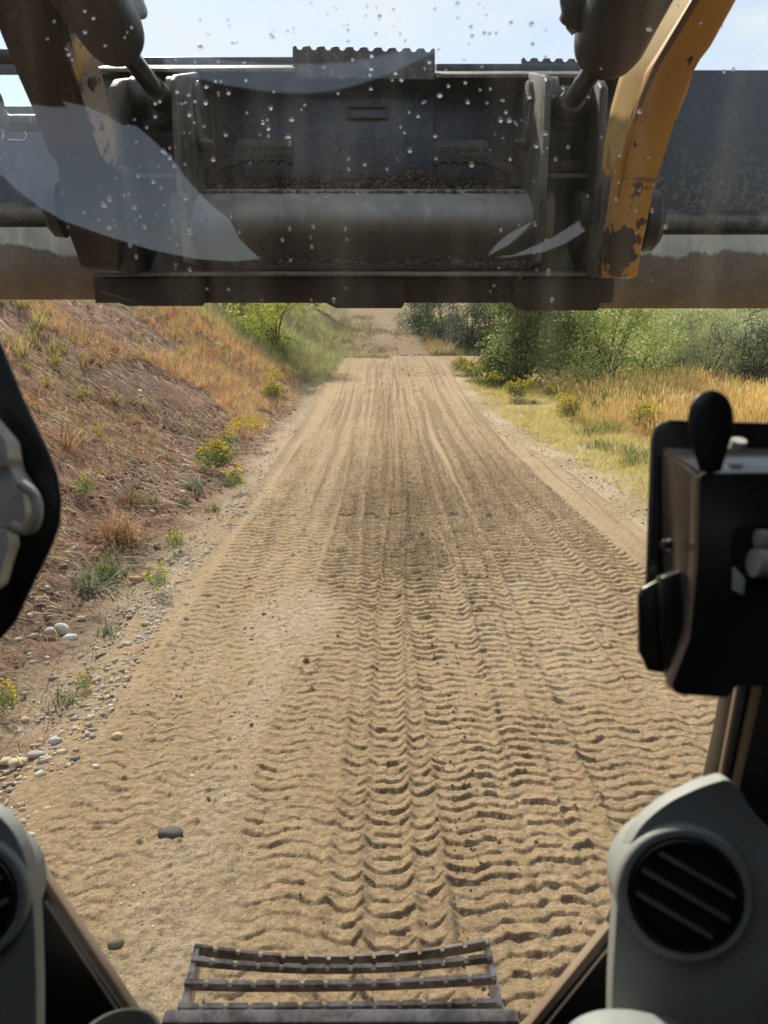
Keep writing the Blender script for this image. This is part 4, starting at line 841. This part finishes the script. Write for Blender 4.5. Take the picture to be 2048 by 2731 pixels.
# cross tube and lower lip, built as one rounded beam
x0, x1 = X(484, 600, 1.6), X(1444, 600, 1.6)
pr = [(1.90, Z(504, 1.9)), (1.80, Z(504, 1.80)), (1.735, Z(512, 1.735))]
zc = Z(585, 1.70)
top = Z(512, 1.735); bot = Z(722, 1.66)
for a in np.linspace(0, 1, 16)[1:]: pr.append((1.735 - .085 * math.sin(min(1, a * 2.2) * math.pi / 2) + .03 * max(0, a - .55) * 2, top + (bot - top) * a))
pr += [(1.90, bot)]
bm = prism_bm([Vector((x0, y, z)) for y, z in pr], [Vector((x1, y, z)) for y, z in pr], bm=bmesh.new()); bm_obj('cross_tube', bm, M_tubem, SK)
hbeam('lower_lip', [(1.60, 728), (1.60, 737), (1.88, 737), (1.88, 722), (1.66, 722)], 215, 1640, M_worn, SK, .003, Yref=1.6)
hbeam('raised_strip', [(1.640, 707), (1.640, 724), (1.68, 724), (1.68, 704)], 618, 1205, M_soilmetal, SK, .005, Yref=1.64)
hbeam('bottom_beam', [(1.64, 738), (1.64, 808), (1.90, 808), (1.90, 738)], 248, 1640, M_soilmetal, SK, .006, Yref=1.64, v=770)
for u0, u1, vb in ((545 - 235, 545, 816), (872, 1078, 822), (1370, 1600, 828)):
    slab('wear_pad', [(u0, 742), (u1, 742), (u1, vb - 10), (u1 - 8, vb), (u0 + 25, vb), (u0 + 8, vb - 8), (u0, vb - 12)], 1.625, .013, M_soilmetal, SK, .002)
# handles with raised part numbers
hl = [(540, 492), (528, 478), (530, 462), (560, 440), (600, 425), (618, 420), (634, 372), (646, 369), (768, 373), (780, 380), (781, 432), (773, 438)]
for c in (752, 724, 696, 668): hl += [(c + 14, 436), (c + 8, 428), (c - 6, 427), (c - 12, 433)]
hl += [(644, 428), (632, 438), (600, 446), (572, 462), (570, 490)]
slab('release_handle', hl, 1.80, .022, M_black, SK, .003)
slab('release_handle', [(1935 - p[0] - 0, p[1] + 4) for p in hl], 1.80, .022, M_black, SK, .003)
def text(s, u, v, hpx, Y, m, parent, wpx=None):
    cu = bpy.data.curves.new('lettering', 'FONT'); cu.body = s; cu.extrude = .0012; cu.resolution_u = 2; o = bpy.data.objects.new('lettering', cu); sc.collection.objects.link(o)
    me = bpy.data.meshes.new_from_object(o); bpy.data.objects.remove(o); V = np.array([q.co[:] for q in me.vertices]); 
    p = P(u, v, Y - .001); s_ = (P(u, v - hpx, Y) - P(u, v, Y)).length / .72; V -= np.array([V[:, 0].min(), 0, 0]); sx = s_ if not wpx else (P(u + wpx, v, Y) - P(u, v, Y)).length / V[:, 0].max()
    for q, c in zip(me.vertices, V): q.co = (p.x + c[0] * sx, p.y - c[2], p.z + c[1] * s_)
    me.name = 'lettering'; me.materials.append(m); return link('lettering', me, parent)
M_let = simple('rubbed_casting', (.085, .075, .065), .5)
hnd = [o for o in sc.objects if o.name.startswith('release_handle')]
text('CAT 250-2533 -04-', 634, 400, 13, 1.80, M_let, hnd[0], 138); text('74 1  DPC  10128', 668, 418, 9, 1.80, M_let, hnd[0], 104)
text('CAT 250-2534  04-', 1170, 404, 13, 1.80, M_let, hnd[1], 138); text('74 1  DPC  07008', 1200, 422, 9, 1.80, M_let, hnd[1], 100)
# --- lift arms: tapered box sections coming down from beside the cab
def arm(name, poly, ys, th, m, parent=SK, bevel=.005): return slab(name, poly, ys, th, m, parent, bevel)
rf = [(1880, -60), (1745, 170), (1712, 250), (1688, 330), (1664, 400), (1650, 475), (1640, 560), (1622, 640), (1607, 736), (1700, 740), (1712, 665), (1738, 540), (1764, 430), (1800, 330), (1838, 235), (1856, 175), (1900, 120), (2005, -70)]
ry = [1.22, 1.30, 1.34, 1.38, 1.42, 1.45, 1.48, 1.50, 1.53, 1.53, 1.50, 1.46, 1.43, 1.39, 1.35, 1.32, 1.29, 1.20]
rarm = arm('lift_arm', rf, ry, .055, M_yellow); rarm['label'] = 'right lift arm, yellow with chipped paint'
rl = [(1770, -60), (1694, 84), (1673, 165), (1643, 270), (1622, 380), (1618, 439), (1624, 462), (1633, 467), (1641, 462), (1660, 408), (1685, 322), (1715, 240), (1748, 172), (1880, -60)]
rly = [1.33, 1.38, 1.40, 1.44, 1.47, 1.49, 1.50, 1.50, 1.495, 1.425, 1.385, 1.345, 1.305, 1.222]
inner = arm('arm_inner_plate', rl, rly, .03, M_yel_lit)
for u, v, r_ in ((1708, 97, 8), (1671, 253, 7)):
    bm = bmesh.new(); y_ = 1.372 if v < 200 else 1.425
    slab('arm_slot', [(u + 3, v - r_ * 2.2), (u + 5, v), (u, v + r_ * 2.4), (u - 5, v + r_), (u - 2, v - r_)], y_, .004, M_matte_black, SK, 0); bm.free()
slab('arm_edge_strip', [(1880, -60), (1745, 170), (1712, 250), (1690, 322), (1700, 318), (1722, 262), (1758, 178), (1905, -60)], [1.205, 1.288, 1.328, 1.368, 1.372, 1.336, 1.288, 1.205], .006, simple('brown_arm_edge', (.14, .075, .035), .5), SK, .001)
slab('weld_seam', [(1662, 474), (1756, 478), (1755, 482), (1662, 478)], [1.442, 1.432, 1.432, 1.442], .004, simple('weld_bead', (.25, .13, .035), .5), SK, .001)
lathe('pivot_cap', P(1716, 588, 1.60), Vector((1, -.12, 0)), [(0, 0), (0, .062), (.022, .060), (.034, .046), (.040, .02), (.040, 0)], M_cyl, SK)
slab('arm_foot', [(1640, 470), (1622, 560), (1598, 640), (1582, 735), (1610, 737), (1640, 560), (1655, 480)], 1.54, .06, M_black, SK, .006)
lf = [(-60, -60), (0, 92), (40, 190), (85, 292), (130, 415), (150, 430), (160, 520), (172, 600), (192, 650), (215, 712), (312, 718), (306, 560), (300, 440), (276, 432), (262, 400), (240, 335), (205, 230), (185, 170), (165, 110), (135, -60)]
ly = [1.20, 1.27, 1.32, 1.37, 1.43, 1.44, 1.48, 1.51, 1.53, 1.55, 1.55, 1.49, 1.44, 1.435, 1.42, 1.39, 1.35, 1.32, 1.29, 1.21]
larm = arm('lift_arm', lf, ly, .055, M_armL); larm['label'] = 'left lift arm, blackened brown with traces of yellow'
lr = [(135, -60), (165, 110), (185, 170), (205, 230), (240, 335), (262, 400), (276, 432), (288, 436), (296, 420), (293, 350), (280, 290), (264, 215), (240, 145), (212, 60), (175, -60)]
lry = [1.212, 1.292, 1.322, 1.352, 1.392, 1.422, 1.437, 1.46, 1.47, 1.46, 1.44, 1.42, 1.38, 1.33, 1.27]
arm('arm_inner_plate', lr, lry, .03, M_strip)
for u, v in ((196, 68), (236, 220)): slab('arm_slot', [(u + 3, v - 16), (u + 6, v), (u + 3, v + 18), (u - 4, v + 6), (u - 2, v - 8)], 1.30 if v < 100 else 1.352, .02, M_matte_black, SK, 0)
slab('arm_foot', [(306, 440), (306, 720), (345, 735), (345, 440)], 1.56, .06, M_black, SK, .006)
lathe('pivot_cap', P(168, 560, 1.60), Vector((-1, -.12, 0)), [(0, 0), (0, .055), (.02, .053), (.03, .04), (.034, 0)], M_cyl, SK)
# --- tilt cylinders
def cyl(a, b, c, r1, r2, name='tilt_cylinder'):
    A, B, Cc = Vector(a), Vector(b), Vector(c); d = (B - A); L_ = d.length
    o = lathe(name, A, d, [(0, 0), (0, r1), (L_ - r1 * .75, r1), (L_ - r1 * .35, r1 * .93), (L_ - r1 * .12, r1 * .75), (L_, r1 * .5), (L_, 0)], M_cyl, SK, n=36)
    d2 = Cc - B; lathe('rod', B - d2.normalized() * .02, d2, [(0, 0), (0, r2), (d2.length - .02, r2), (d2.length - .02, 0)], M_rod, o)
    lathe('rod_collar', B + d2 * .78, d2, [(0, 0), (0, r2 * 1.28), (d2.length * .22, r2 * 1.5), (d2.length * .22, 0)], M_worn, o); return o
cyl(P(1760, -190, 1.05), P(1612, 140, 1.33), P(1512, 290, 1.66), .058, .0185)
cyl(P(120, -190, 1.05), P(318, 112, 1.33), P(430, 262, 1.66), .050, .0175)
for x_, u in ((1, 1510), (-1, 425)):
    slab('rod_eye', [(u - 32, 245), (u - 20, 225), (u + 25, 228), (u + 34, 300), (u + 20, 340), (u - 28, 335)], 1.66, .05, M_black, SK, .01)
tube('hose_fitting', smooth_pts([P(1530, -10, 1.25), P(1535, 30, 1.25), P(1525, 62, 1.26)]), [.022] * 12 + [.020], M_cyl, SK, 12)
lathe('hose_nut', P(1520, 66, 1.26), Vector((.8, .1, .5)), [(0, 0), (0, .016), (.035, .016), (.035, .012), (.05, .012), (.05, 0)], M_worn, SK, n=6)
slab('hose_clamp', [(322, -30), (372, -20), (388, 22), (384, 40), (368, 44), (330, 36), (300, 20)], 1.40, .02, M_pod2, SK, .006)
# dirt heaped behind the panel
k = 2800; uu = rng.uniform(545, 1375, k); t_ = rng.random(k); prof = 14 + 30 * np.clip(np.sin((uu - 545) / 830 * math.pi), 0, 1) ** .5 * (.55 + .8 * vn(uu / 38, uu * 0, 5)) + 8 * vn(uu / 9, uu * 0, 6)
pos = np.array([list(P(u, 508 - t * p_, 1.885 - .10 * (1 - t) * random.random())) for u, t, p_ in zip(uu, t_, prof)]); T, F = rock_template(5, 1, .35, .9); cs = rng.uniform(.5, 1.5, (k, 1))
V, F2, Cc = replicate(T, F, xf(pos, (rng.uniform(0, 6, k), rng.normal(0, .5, k)), rng.gamma(1.7, .0013, k) + .0008), None, np.repeat(C(.13, .085, .055), k, 0) * cs)
np_mesh('dirt_clods', V, F2, M_stone, Cc); props(bpy.data.objects['dirt_clods'], 'moist brown dirt crumbs heaped along the bucket ledge', kind='stuff')
k = 500; uu = rng.uniform(500, 1420, k); vv = 512 + rng.gamma(1.3, 5, k)
pos = np.array([list(P(u, v, 1.732 + .03 * 0)) for u, v in zip(uu, vv)]); pos2 = np.array([list(P(u, v, 1.648)) for u, v in zip(rng.uniform(620, 1420, 700), 715 - rng.gamma(2, 5, 700))]); pos = np.vstack([pos, pos2]); k = len(pos)
V, F2, Cc = replicate(T, F, xf(pos, (rng.uniform(0, 6, k), rng.normal(0, .5, k)), rng.gamma(2.5, .0013, k) + .001), None, np.repeat(C(.095, .06, .042), k, 0) * rng.uniform(.5, 1.4, (k, 1)))
props(np_mesh('stuck_dirt', V, F2, M_stone, Cc), 'dirt crumbs stuck on the grey cross tube', kind='stuff')

# --- front step: serrated grip bars
def grip(u0, u1, vs, Y, drop, n_, th, name='grip_bar'):
    """vs = rows of the top edge at left, middle, right"""
    pt, pb = [], []
    def row(u): t = (u - u0) / (u1 - u0); return vs[0] * (1 - t) * (1 - 2 * t) + 4 * vs[1] * t * (1 - t) + vs[2] * t * (2 * t - 1)
    w_ = (u1 - u0) / n_; us = []
    for k in range(n_):
        a = u0 + k * w_; us += [(a, 0), (a + .78 * w_, 0), (a + .81 * w_, 1), (a + .97 * w_, 1)]
    us.append((u1, 0)); bm = bmesh.new(); top = [P(u, row(u), Y) - Vector((0, 0, .0055 * d)) for u, d in us]; low = [P(u, row(u), Y) - Vector((0, 0, drop)) for u, d in us]
    T_ = Vector((0, th, 0)); A = [bm.verts.new(p) for p in top]; B = [bm.verts.new(p + T_) for p in top]; Cc_ = [bm.verts.new(p) for p in low]; D = [bm.verts.new(p + T_) for p in low]
    for i in range(len(us) - 1):
        for q in ((A[i], A[i + 1], B[i + 1], B[i]), (Cc_[i], Cc_[i + 1], A[i + 1], A[i]), (B[i], B[i + 1], D[i + 1], D[i]), (D[i], D[i + 1], Cc_[i + 1], Cc_[i])): bm.faces.new(q)
    bm.faces.new((A[0], B[0], D[0], Cc_[0])); bm.faces.new((A[-1], Cc_[-1], D[-1], B[-1]))
    bmesh.ops.bevel(bm, geom=list(bm.edges), offset=.0012, segments=1, affect='EDGES', clamp_overlap=True)
    return bm_obj(name, bm, M_step, SK, ang=30)
ST = [grip(518, 1308, (2523, 2552, 2508), .905, .018, 13, .006), grip(508, 1313, (2560, 2582, 2552), .868, .012, 13, .008), grip(490, 1325, (2622, 2625, 2606), .812, .014, 13, .008), grip(472, 1340, (2688, 2684, 2673), .760, .013, 13, .008)]
zt = P(1024, 2620, .8).z
for u0, u1, ut0, ut1 in ((518, 534, 455, 478), (1292, 1308, 1345, 1368)):
    fr = [P(u0, 2516, .915), P(u1, 2516, .915), P(ut1, 2790, .70), P(ut0, 2790, .70)]
    bm = prism_bm(fr, [p - Vector((0, 0, .04)) for p in fr], .003); bm_obj('step_side', bm, M_step, SK)
slab('step_riser', [(430, 2727), (1385, 2724), (1400, 2850), (420, 2850)], .735, .02, M_step, SK, .004)

# --- cab: pillars, pods, latch, glass
GY = .72
gz0, gz1 = Z(2760, GY) - .02, Z(-60, GY) + .05
pane = box('windscreen', (-.56, GY, gz0), (.56, GY + .006, gz1), M_glass, SK, 0)
# grey vent pods
M_louver = simple('dark_grey_louver', (.20, .20, .18), .4)
lp = [(-170, 2731), (-170, 2110), (0, 2135), (52, 2182), (88, 2250), (106, 2330), (115, 2420), (121, 2600), (121, 2960), (-170, 2960)]
pod = slabd('vent_pod', lp, .54, -.014, M_pod, SK, .0065, 40, 5)
rp_ = [(1614, 2960), (1617, 2600), (1624, 2480), (1632, 2350), (1652, 2250), (1690, 2180), (1760, 2120), (1850, 2078), (1918, 2058), (1946, 2082), (1985, 2150), (2060, 2225), (2260, 2300), (2260, 2960)]
pod2 = slabd('vent_pod', rp_, .54, -.014, M_pod, SK, .0065, 60, 5)
def vent(u, v, t, r, parent, roll):
    n = -Vector((0, CP, -SP)); n = (n + Vector((-.12 if u > 1024 else .12, 0, .06))).normalized(); c = PD(u, v, t)
    g_ = lathe('vent_surround', c - n * .03, n, [(0, 0), (0, r * 1.22), (.029, r * 1.22), (.033, r * 1.20), (.0355, r * 1.16), (.0362, r * 1.12), (.036, r * 1.08), (.0355, r * 1.02), (.029, r * 1.0), (.029, 0)], M_pod, parent, n=64, ang=50)
    ring = lathe('vent_ring', c - n * .03, n, [(.0295, r * .995), (.037, r * .995), (.0385, r * .97), (.0385, r * .90), (.034, r * .87), (.0296, r * .86), (.0295, r * .995)], M_int_black, g_, n=56, ang=50)
    lathe('vent_cup', c - n * .03, n, [(.0292, 0), (.0292, r * .86), (.0298, r * .86), (.0298, 0)], M_matte_black, g_, n=32)
    x, _ = frame_of(n); x = Quaternion(n, roll) @ Vector((1, 0, 0)); x = (x - n * x.dot(n)).normalized(); y = n.cross(x).normalized()
    for k in (-1, 0, 1):
        hw = math.sqrt(max(1e-6, (.86 * r) ** 2 - (k * r * .42) ** 2)); o0 = c - n * .03 + n * .034 + y * (k * r * .42)
        q = [o0 - x * hw - y * .0019, o0 + x * hw - y * .0019, o0 + x * hw + y * .0019, o0 - x * hw + y * .0019]
        bm_obj('louver', prism_bm([p + n * .003 for p in q], [p - n * .002 for p in q], .0012), M_louver, g_)
vent(1822, 2377, .5205, .0402, pod2, -.5 * 1); vent(-98, 2395, .5205, .0395, pod, .5)
slabd('pod_base', [(1470, 2860), (1490, 2760), (1535, 2712), (1600, 2690), (1680, 2690), (1780, 2712), (1900, 2760), (2100, 2800)], .50, -.03, M_pod2, SK, .012, 30)
# door frame: black sill triangles with tan rubber edge
def strip(name, pa, pb, w_, t0, t1, m, th=.012):
    a, b = PD(*pa, t0), PD(*pb, t1); d = (b - a).normalized(); n = Vector((0, CP, -SP)); s = d.cross(n).normalized() * w_
    return bm_obj(name, prism_bm([a - s, b - s, b + s, a + s], [p + n * th for p in (a - s, b - s, b + s, a + s)], .002), m, SK)
slabd('door_frame', [(118, 2350), (135, 2420), (230, 2560), (322, 2690), (400, 2820), (-200, 2960), (-200, 2300)], .66, .02, M_int_black, SK, .002)
strip('frame_seal', (103, 2330), (420, 2815), .0032, .645, .645, M_trim); strip('frame_trim', (118, 2405), (325, 2720), .0009, .64, .64, M_trim, .004)
slabd('door_frame', [(1626, 2500), (1600, 2540), (1425, 2745), (1360, 2830), (2300, 2960), (2300, 2300), (1700, 2300)], .66, .02, M_int_black, SK, .002)
strip('frame_seal', (1632, 2478), (1395, 2770), .0032, .645, .645, M_trim); strip('frame_trim', (1625, 2530), (1440, 2760), .0009, .64, .64, M_trim, .004)
# cup ring at lower left
cr = PD(305, 2818, .50)
lathe('cup_holder', cr - Vector((0, 0, .05)), Vector((0, .12, 1)), [(0, 0), (0, .028), (.045, .030), (.050, .0325), (.054, .031), (.055, .028), (.051, .026), (.012, .024), (.012, 0)], M_louver, SK, n=48)
# right hand pillar, its seal and the dark side window
slab('side_pillar', [(2300, 1560), (2010, 1560), (1935, 1975), (1905, 2110), (1880, 2300), (2300, 2500)], .62, .03, M_gloss_black, SK, .004)
slab('pillar_seal', [(2000, 1600), (1976, 1780), (1919, 2085), (1927, 2095), (1986, 1780), (2010, 1600)], .612, .006, M_trim, SK, .001)
slab('pillar_seal', [(2100, 1560), (2036, 1740), (1958, 2100), (1972, 2108), (2054, 1750), (2120, 1560)], .606, .008, M_trim, SK, .001)
# black plate at left with rusty latch hardware
slabd('latch_plate', [(-300, 700), (-60, 780), (0, 918), (60, 1065), (120, 1190), (150, 1265), (160, 1330), (156, 1400), (130, 1468), (80, 1570), (38, 1660), (0, 1704), (-60, 1740), (-300, 1760)], .50, .005, M_int_black, SK, .004)
lk = slabd('latch_body', [(-90, 1130), (8, 1165), (26, 1250), (60, 1305), (68, 1370), (52, 1398), (-90, 1425)], .475, .02, M_zinc, SK, .006, 8)
slabd('latch_arm', [(-90, 1050), (-5, 1150), (14, 1172), (22, 1222), (0, 1245), (-90, 1190)], .465, .018, M_zinc, SK, .004, 8)
tube('latch_hook', smooth_pts([PD(u, v, .462) for u, v in [(55, 1290), (88, 1318), (100, 1360), (90, 1400), (62, 1414), (32, 1404)]], 6), .0035, M_zinc, SK, 12)
slabd('latch_tail', [(-60, 1400), (18, 1415), (24, 1452), (8, 1500), (-8, 1560), (-60, 1600)], .47, .014, M_zinc, SK, .005, 8)
# lever box at right
LB = .47
slabd('box_back_plate', [(1740, 1170), (1752, 1132), (1790, 1118), (1870, 1122), (2200, 1130), (2200, 1600), (1724, 1600), (1726, 1560)], LB + .05, .006, M_gloss_black, SK, .002)
front = [(1868, 1268), (2300, 1262), (2300, 1850), (1958, 1838), (1936, 1864), (1800, 1852), (1788, 1830), (1845, 1640), (1860, 1500)]
tf, tb = LB - .02, LB + .045
def boxpart(name, pts, m, bevel=.002):
    bm = bmesh.new()
    return bm
bx = slabd('lever_box', [(1866, 1270), (1880, 1262), (2300, 1258), (2300, 1850), (1965, 1828), (1940, 1862), (1805, 1852), (1790, 1832), (1840, 1700), (1850, 1600), (1860, 1500)], LB - .02, .012, M_gloss_black, SK, .005, 14)
def poly3(name, pts, th, m, parent, bevel=.002):
    pts = [PD(*p) for p in pts]; n = (pts[1] - pts[0]).cross(pts[2] - pts[0]).normalized(); 
    if n.dot(pts[0] - CAM) < 0: n = -n
    return bm_obj(name, prism_bm(pts, [p + n * th for p in pts], bevel), m, parent)
poly3('box_side', [(1762, 1200, tb), (1869, 1280, tf + .004), (1860, 1560, tf + .004), (1842, 1700, tf + .004), (1764, 1560, tb)], .004, M_gloss_black, bx)
poly3('box_top', [(1768, 1192, tb), (2300, 1190, tb), (2300, 1262, tf + .003), (1880, 1264, tf + .003)], .004, M_gloss_black, bx)
slabd('lower_tab', [(1705, 1590), (1712, 1570), (1768, 1540), (1790, 1534), (1788, 1800), (1728, 1790), (1720, 1765), (1706, 1740)], LB + .02, .006, M_gloss_black, bx, .002)
slabd('box_flank', [(1764, 1540), (1868, 1500), (1862, 1640), (1850, 1760), (1806, 1846), (1780, 1800), (1764, 1700)], LB + .012, .012, M_gloss_black, bx, .002)
lathe('rivet', PD(1784, 1452, LB + .012), Vector((-.9, -.4, .1)), [(0, 0), (0, .004), (.004, .0038), (.006, .0025), (.006, 0)], M_gloss_black, bx, n=16)
slabd('latch_recess', [(1955, 1420), (1985, 1400), (2200, 1400), (2200, 1600), (1950, 1590)], LB - .0215, .001, M_matte_black, bx, 0)
lathe('latch_roller', PD(2010, 1500, LB - .032), Vector((1, 0, -.1)), [(0, 0), (0, .009), (.03, .0095), (.03, 0)], M_zinc, bx, n=20); lathe('latch_roller', PD(2020, 1435, LB - .030), Vector((1, 0, -.1)), [(0, 0), (0, .0055), (.03, .0055), (.03, 0)], M_zinc, bx, n=16)
slabd('latch_clip', [(1958, 1510), (1990, 1545), (1985, 1590), (1955, 1575)], LB - .026, .003, M_zinc, bx, .001)
# the oval thumb lever: lens shaped paddle
bm = bmesh.new(); n = Vector((0, CP, -SP)); rings = []
prof = [(1041, 4), (1046, 26), (1060, 44), (1085, 57), (1115, 62), (1150, 60), (1185, 51), (1215, 41), (1240, 34), (1256, 29), (1262, 8)]
for v, hw in prof:
    cx = 1898 + (v - 1150) * -.01 - 3; th = .0016 + .0022 * min(1, hw / 60); ring = []
    for k in range(20):
        a = 2 * math.pi * k / 20; p = PD(cx + hw * math.cos(a), v, LB - .03); ring.append(bm.verts.new(p + n * (th * math.sin(a))))
    rings.append(ring)
for A, B in zip(rings, rings[1:]):
    for k in range(20): bm.faces.new((A[k], B[k], B[(k + 1) % 20], A[(k + 1) % 20]))
bm.faces.new(rings[0]); bm.faces.new(list(reversed(rings[-1])))
bm_obj('thumb_lever', bm, M_int_black, bx, ang=60)
lathe('lever_pin', PD(1965, 1195, LB + .01), Vector((0, -.3, 1)), [(0, 0), (0, .006), (.006, .005), (.006, 0)], M_zinc, bx, n=16)

# --- cab shell behind the driver: rear and side walls with made-up openings shaped to draw the screen's reflections
A_ = [(-420, 282), (84, 268), (175, 284), (152, 250), (205, 268), (265, 282), (310, 302), (370, 340), (420, 385), (460, 425), (500, 480), (560, 545), (610, 582), (640, 640), (693, 690), (620, 697), (520, 690), (400, 665), (300, 635), (200, 600), (165, 588), (100, 550), (40, 505), (0, 465), (-420, 120 + 300)]
B_ = [(420, 140), (520, 132), (600, 146), (690, 154), (780, 157), (900, 155), (990, 140), (1070, 118), (1175, 106), (1165, 135), (1060, 185), (1000, 208), (950, 225), (880, 242), (815, 247), (760, 246), (700, 240), (600, 225), (520, 205), (440, 185)]
D_ = [(1300, 688), (1350, 686), (1453, 671), (1517, 645), (1572, 610), (1559, 599), (1555, 582), (1475, 633), (1380, 675)]
E_ = [(1300, 683), (1325, 650), (1358, 622), (1428, 584), (1412, 606), (1365, 648)]
YR = -.45; XS = .60
def wall(name, polys, lo, hi, zl, zh, to3, parent):
    """solid wall over [lo,hi] x [zl,zh] with polygonal openings, split into upright trapezoids"""
    cuts = sorted({round(c, 6) for c in [lo, hi] + [p[0] for q in polys for p in q] if lo <= c <= hi}); bm = bmesh.new()
    for a, b in zip(cuts, cuts[1:]):
        if b - a < 1e-5: continue
        mid = (a + b) / 2; E = []
        for q in polys:
            for i in range(len(q)):
                p0, p1 = q[i - 1], q[i]
                if (p0[0] - mid) * (p1[0] - mid) < 0:
                    f = lambda s, p0=p0, p1=p1: p0[1] + (p1[1] - p0[1]) * (s - p0[0]) / (p1[0] - p0[0]); E.append((f(mid), f))
        E.sort(key=lambda e: e[0]); fs = [lambda s: zl] + [e[1] for e in E] + [lambda s: zh]
        for k in range(0, len(fs) - 1, 2):
            q = [(a, fs[k](a)), (b, fs[k](b)), (b, fs[k + 1](b)), (a, fs[k + 1](a))]
            fr = [to3(s, z, 0) for s, z in q]; bk = [to3(s, z, 1) for s, z in q]; F_ = [bm.verts.new(p) for p in fr]; Bk = [bm.verts.new(p) for p in bk]
            bm.faces.new(F_); bm.faces.new(list(reversed(Bk))); bm.faces.new((F_[0], Bk[0], Bk[1], F_[1])); bm.faces.new((F_[2], Bk[2], Bk[3], F_[3]))
    return bm_obj(name, bm, M_matte_black, parent, smooth=False)
VR = 2 * GY - YR                    # where the rear wall's mirror image stands
def on_rear(q): return [(P(u, v, VR).x, P(u, v, VR).z) for u, v in q]
def on_side(q):                     # (mirror-image distance, z) on the left side wall
    out = []
    for u, v in q:
        d = ray(u, v); t = XS / max(1e-3, -d.x) if d.x < 0 else 99; out.append((d.y * t, CAM.z + d.z * t))
    return out
def dense(q, n_=6): return [((1 - k / n_) * q[i - 1][0] + k / n_ * q[i][0], (1 - k / n_) * q[i - 1][1] + k / n_ * q[i][1]) for i in range(len(q)) for k in range(n_)]
wall('cab_rear_wall', [on_rear(q) for q in (A_, B_, D_, E_)], -XS, XS, .7, 2.62, lambda s, z, k: Vector((s, YR - .03 * k, z)), SK)
wall('cab_side_wall', [on_side([p for p in dense(A_) if p[0] < 900])], GY + .02, VR, .7, 2.62, lambda s, z, k: Vector((-XS - .03 * k, 2 * GY - s, z)), SK)
box('cab_side_wall', (XS, YR, .7), (XS + .03, GY - .02, 2.62), M_matte_black, SK, 0)
wall('cab_roof', [[(-.42, -.38), (.42, -.38), (.42, .22), (-.42, .22)]], -XS, XS, YR, GY - .02, lambda s, z, k: Vector((s, z, 2.62 + .04 * k)), SK)  # opening added in the unseen roof to put sky light on the vent pods
box('cab_floor', (-XS, YR, .68), (XS, GY - .06, .70), M_matte_black, SK, 0)
# --- rain drops on the outside of the windscreen
dm = []
for i in range(3):
    bm = bmesh.new(); r_ = np.random.default_rng(i); bmesh.ops.create_uvsphere(bm, u_segments=14, v_segments=8, radius=1)
    for v in bm.verts: v.co.x *= (1, .9, 1.1)[i]; v.co.z *= (1, 1.15, .95)[i]; v.co.y *= .45
    me = bpy.data.meshes.new('water_drop'); bm.to_mesh(me); bm.free(); me.polygons.foreach_set('use_smooth', [True] * len(me.polygons)); me.materials.append(M_water); dm.append(me)
def drop(u, v, px):
    o = link('water_drop', dm[random.randrange(3)], pane); p = P(u, v, GY + .006); s = px / FPX * GY * .5; o.location = (p.x, GY + .0062 + s * .2, p.z); o.scale = (s, s, s)
n_d = 0
for cx, cy, sx, sy, n_ in [(470, 330, 60, 90, 26), (560, 230, 60, 60, 16), (260, 90, 80, 40, 12), (330, 560, 120, 70, 30), (500, 640, 80, 60, 18), (860, 560, 90, 120, 22), (720, 300, 60, 60, 16), (1000, 180, 70, 60, 16), (1110, 330, 50, 80, 14), (1290, 280, 60, 60, 14), (1450, 380, 70, 120, 24), (1390, 700, 60, 70, 10), (1730, 480, 60, 130, 14), (1830, 60, 100, 60, 10), (1250, 80, 120, 50, 20), (950, 40, 160, 30, 16), (640, 60, 90, 50, 16)]:
    for i in range(n_):
        if n_d >= 290: break
        drop(random.gauss(cx, sx), min(800, random.gauss(cy, sy)), random.choice((4, 4, 5, 5, 6, 6, 7, 8, 9, 11))); n_d += 1
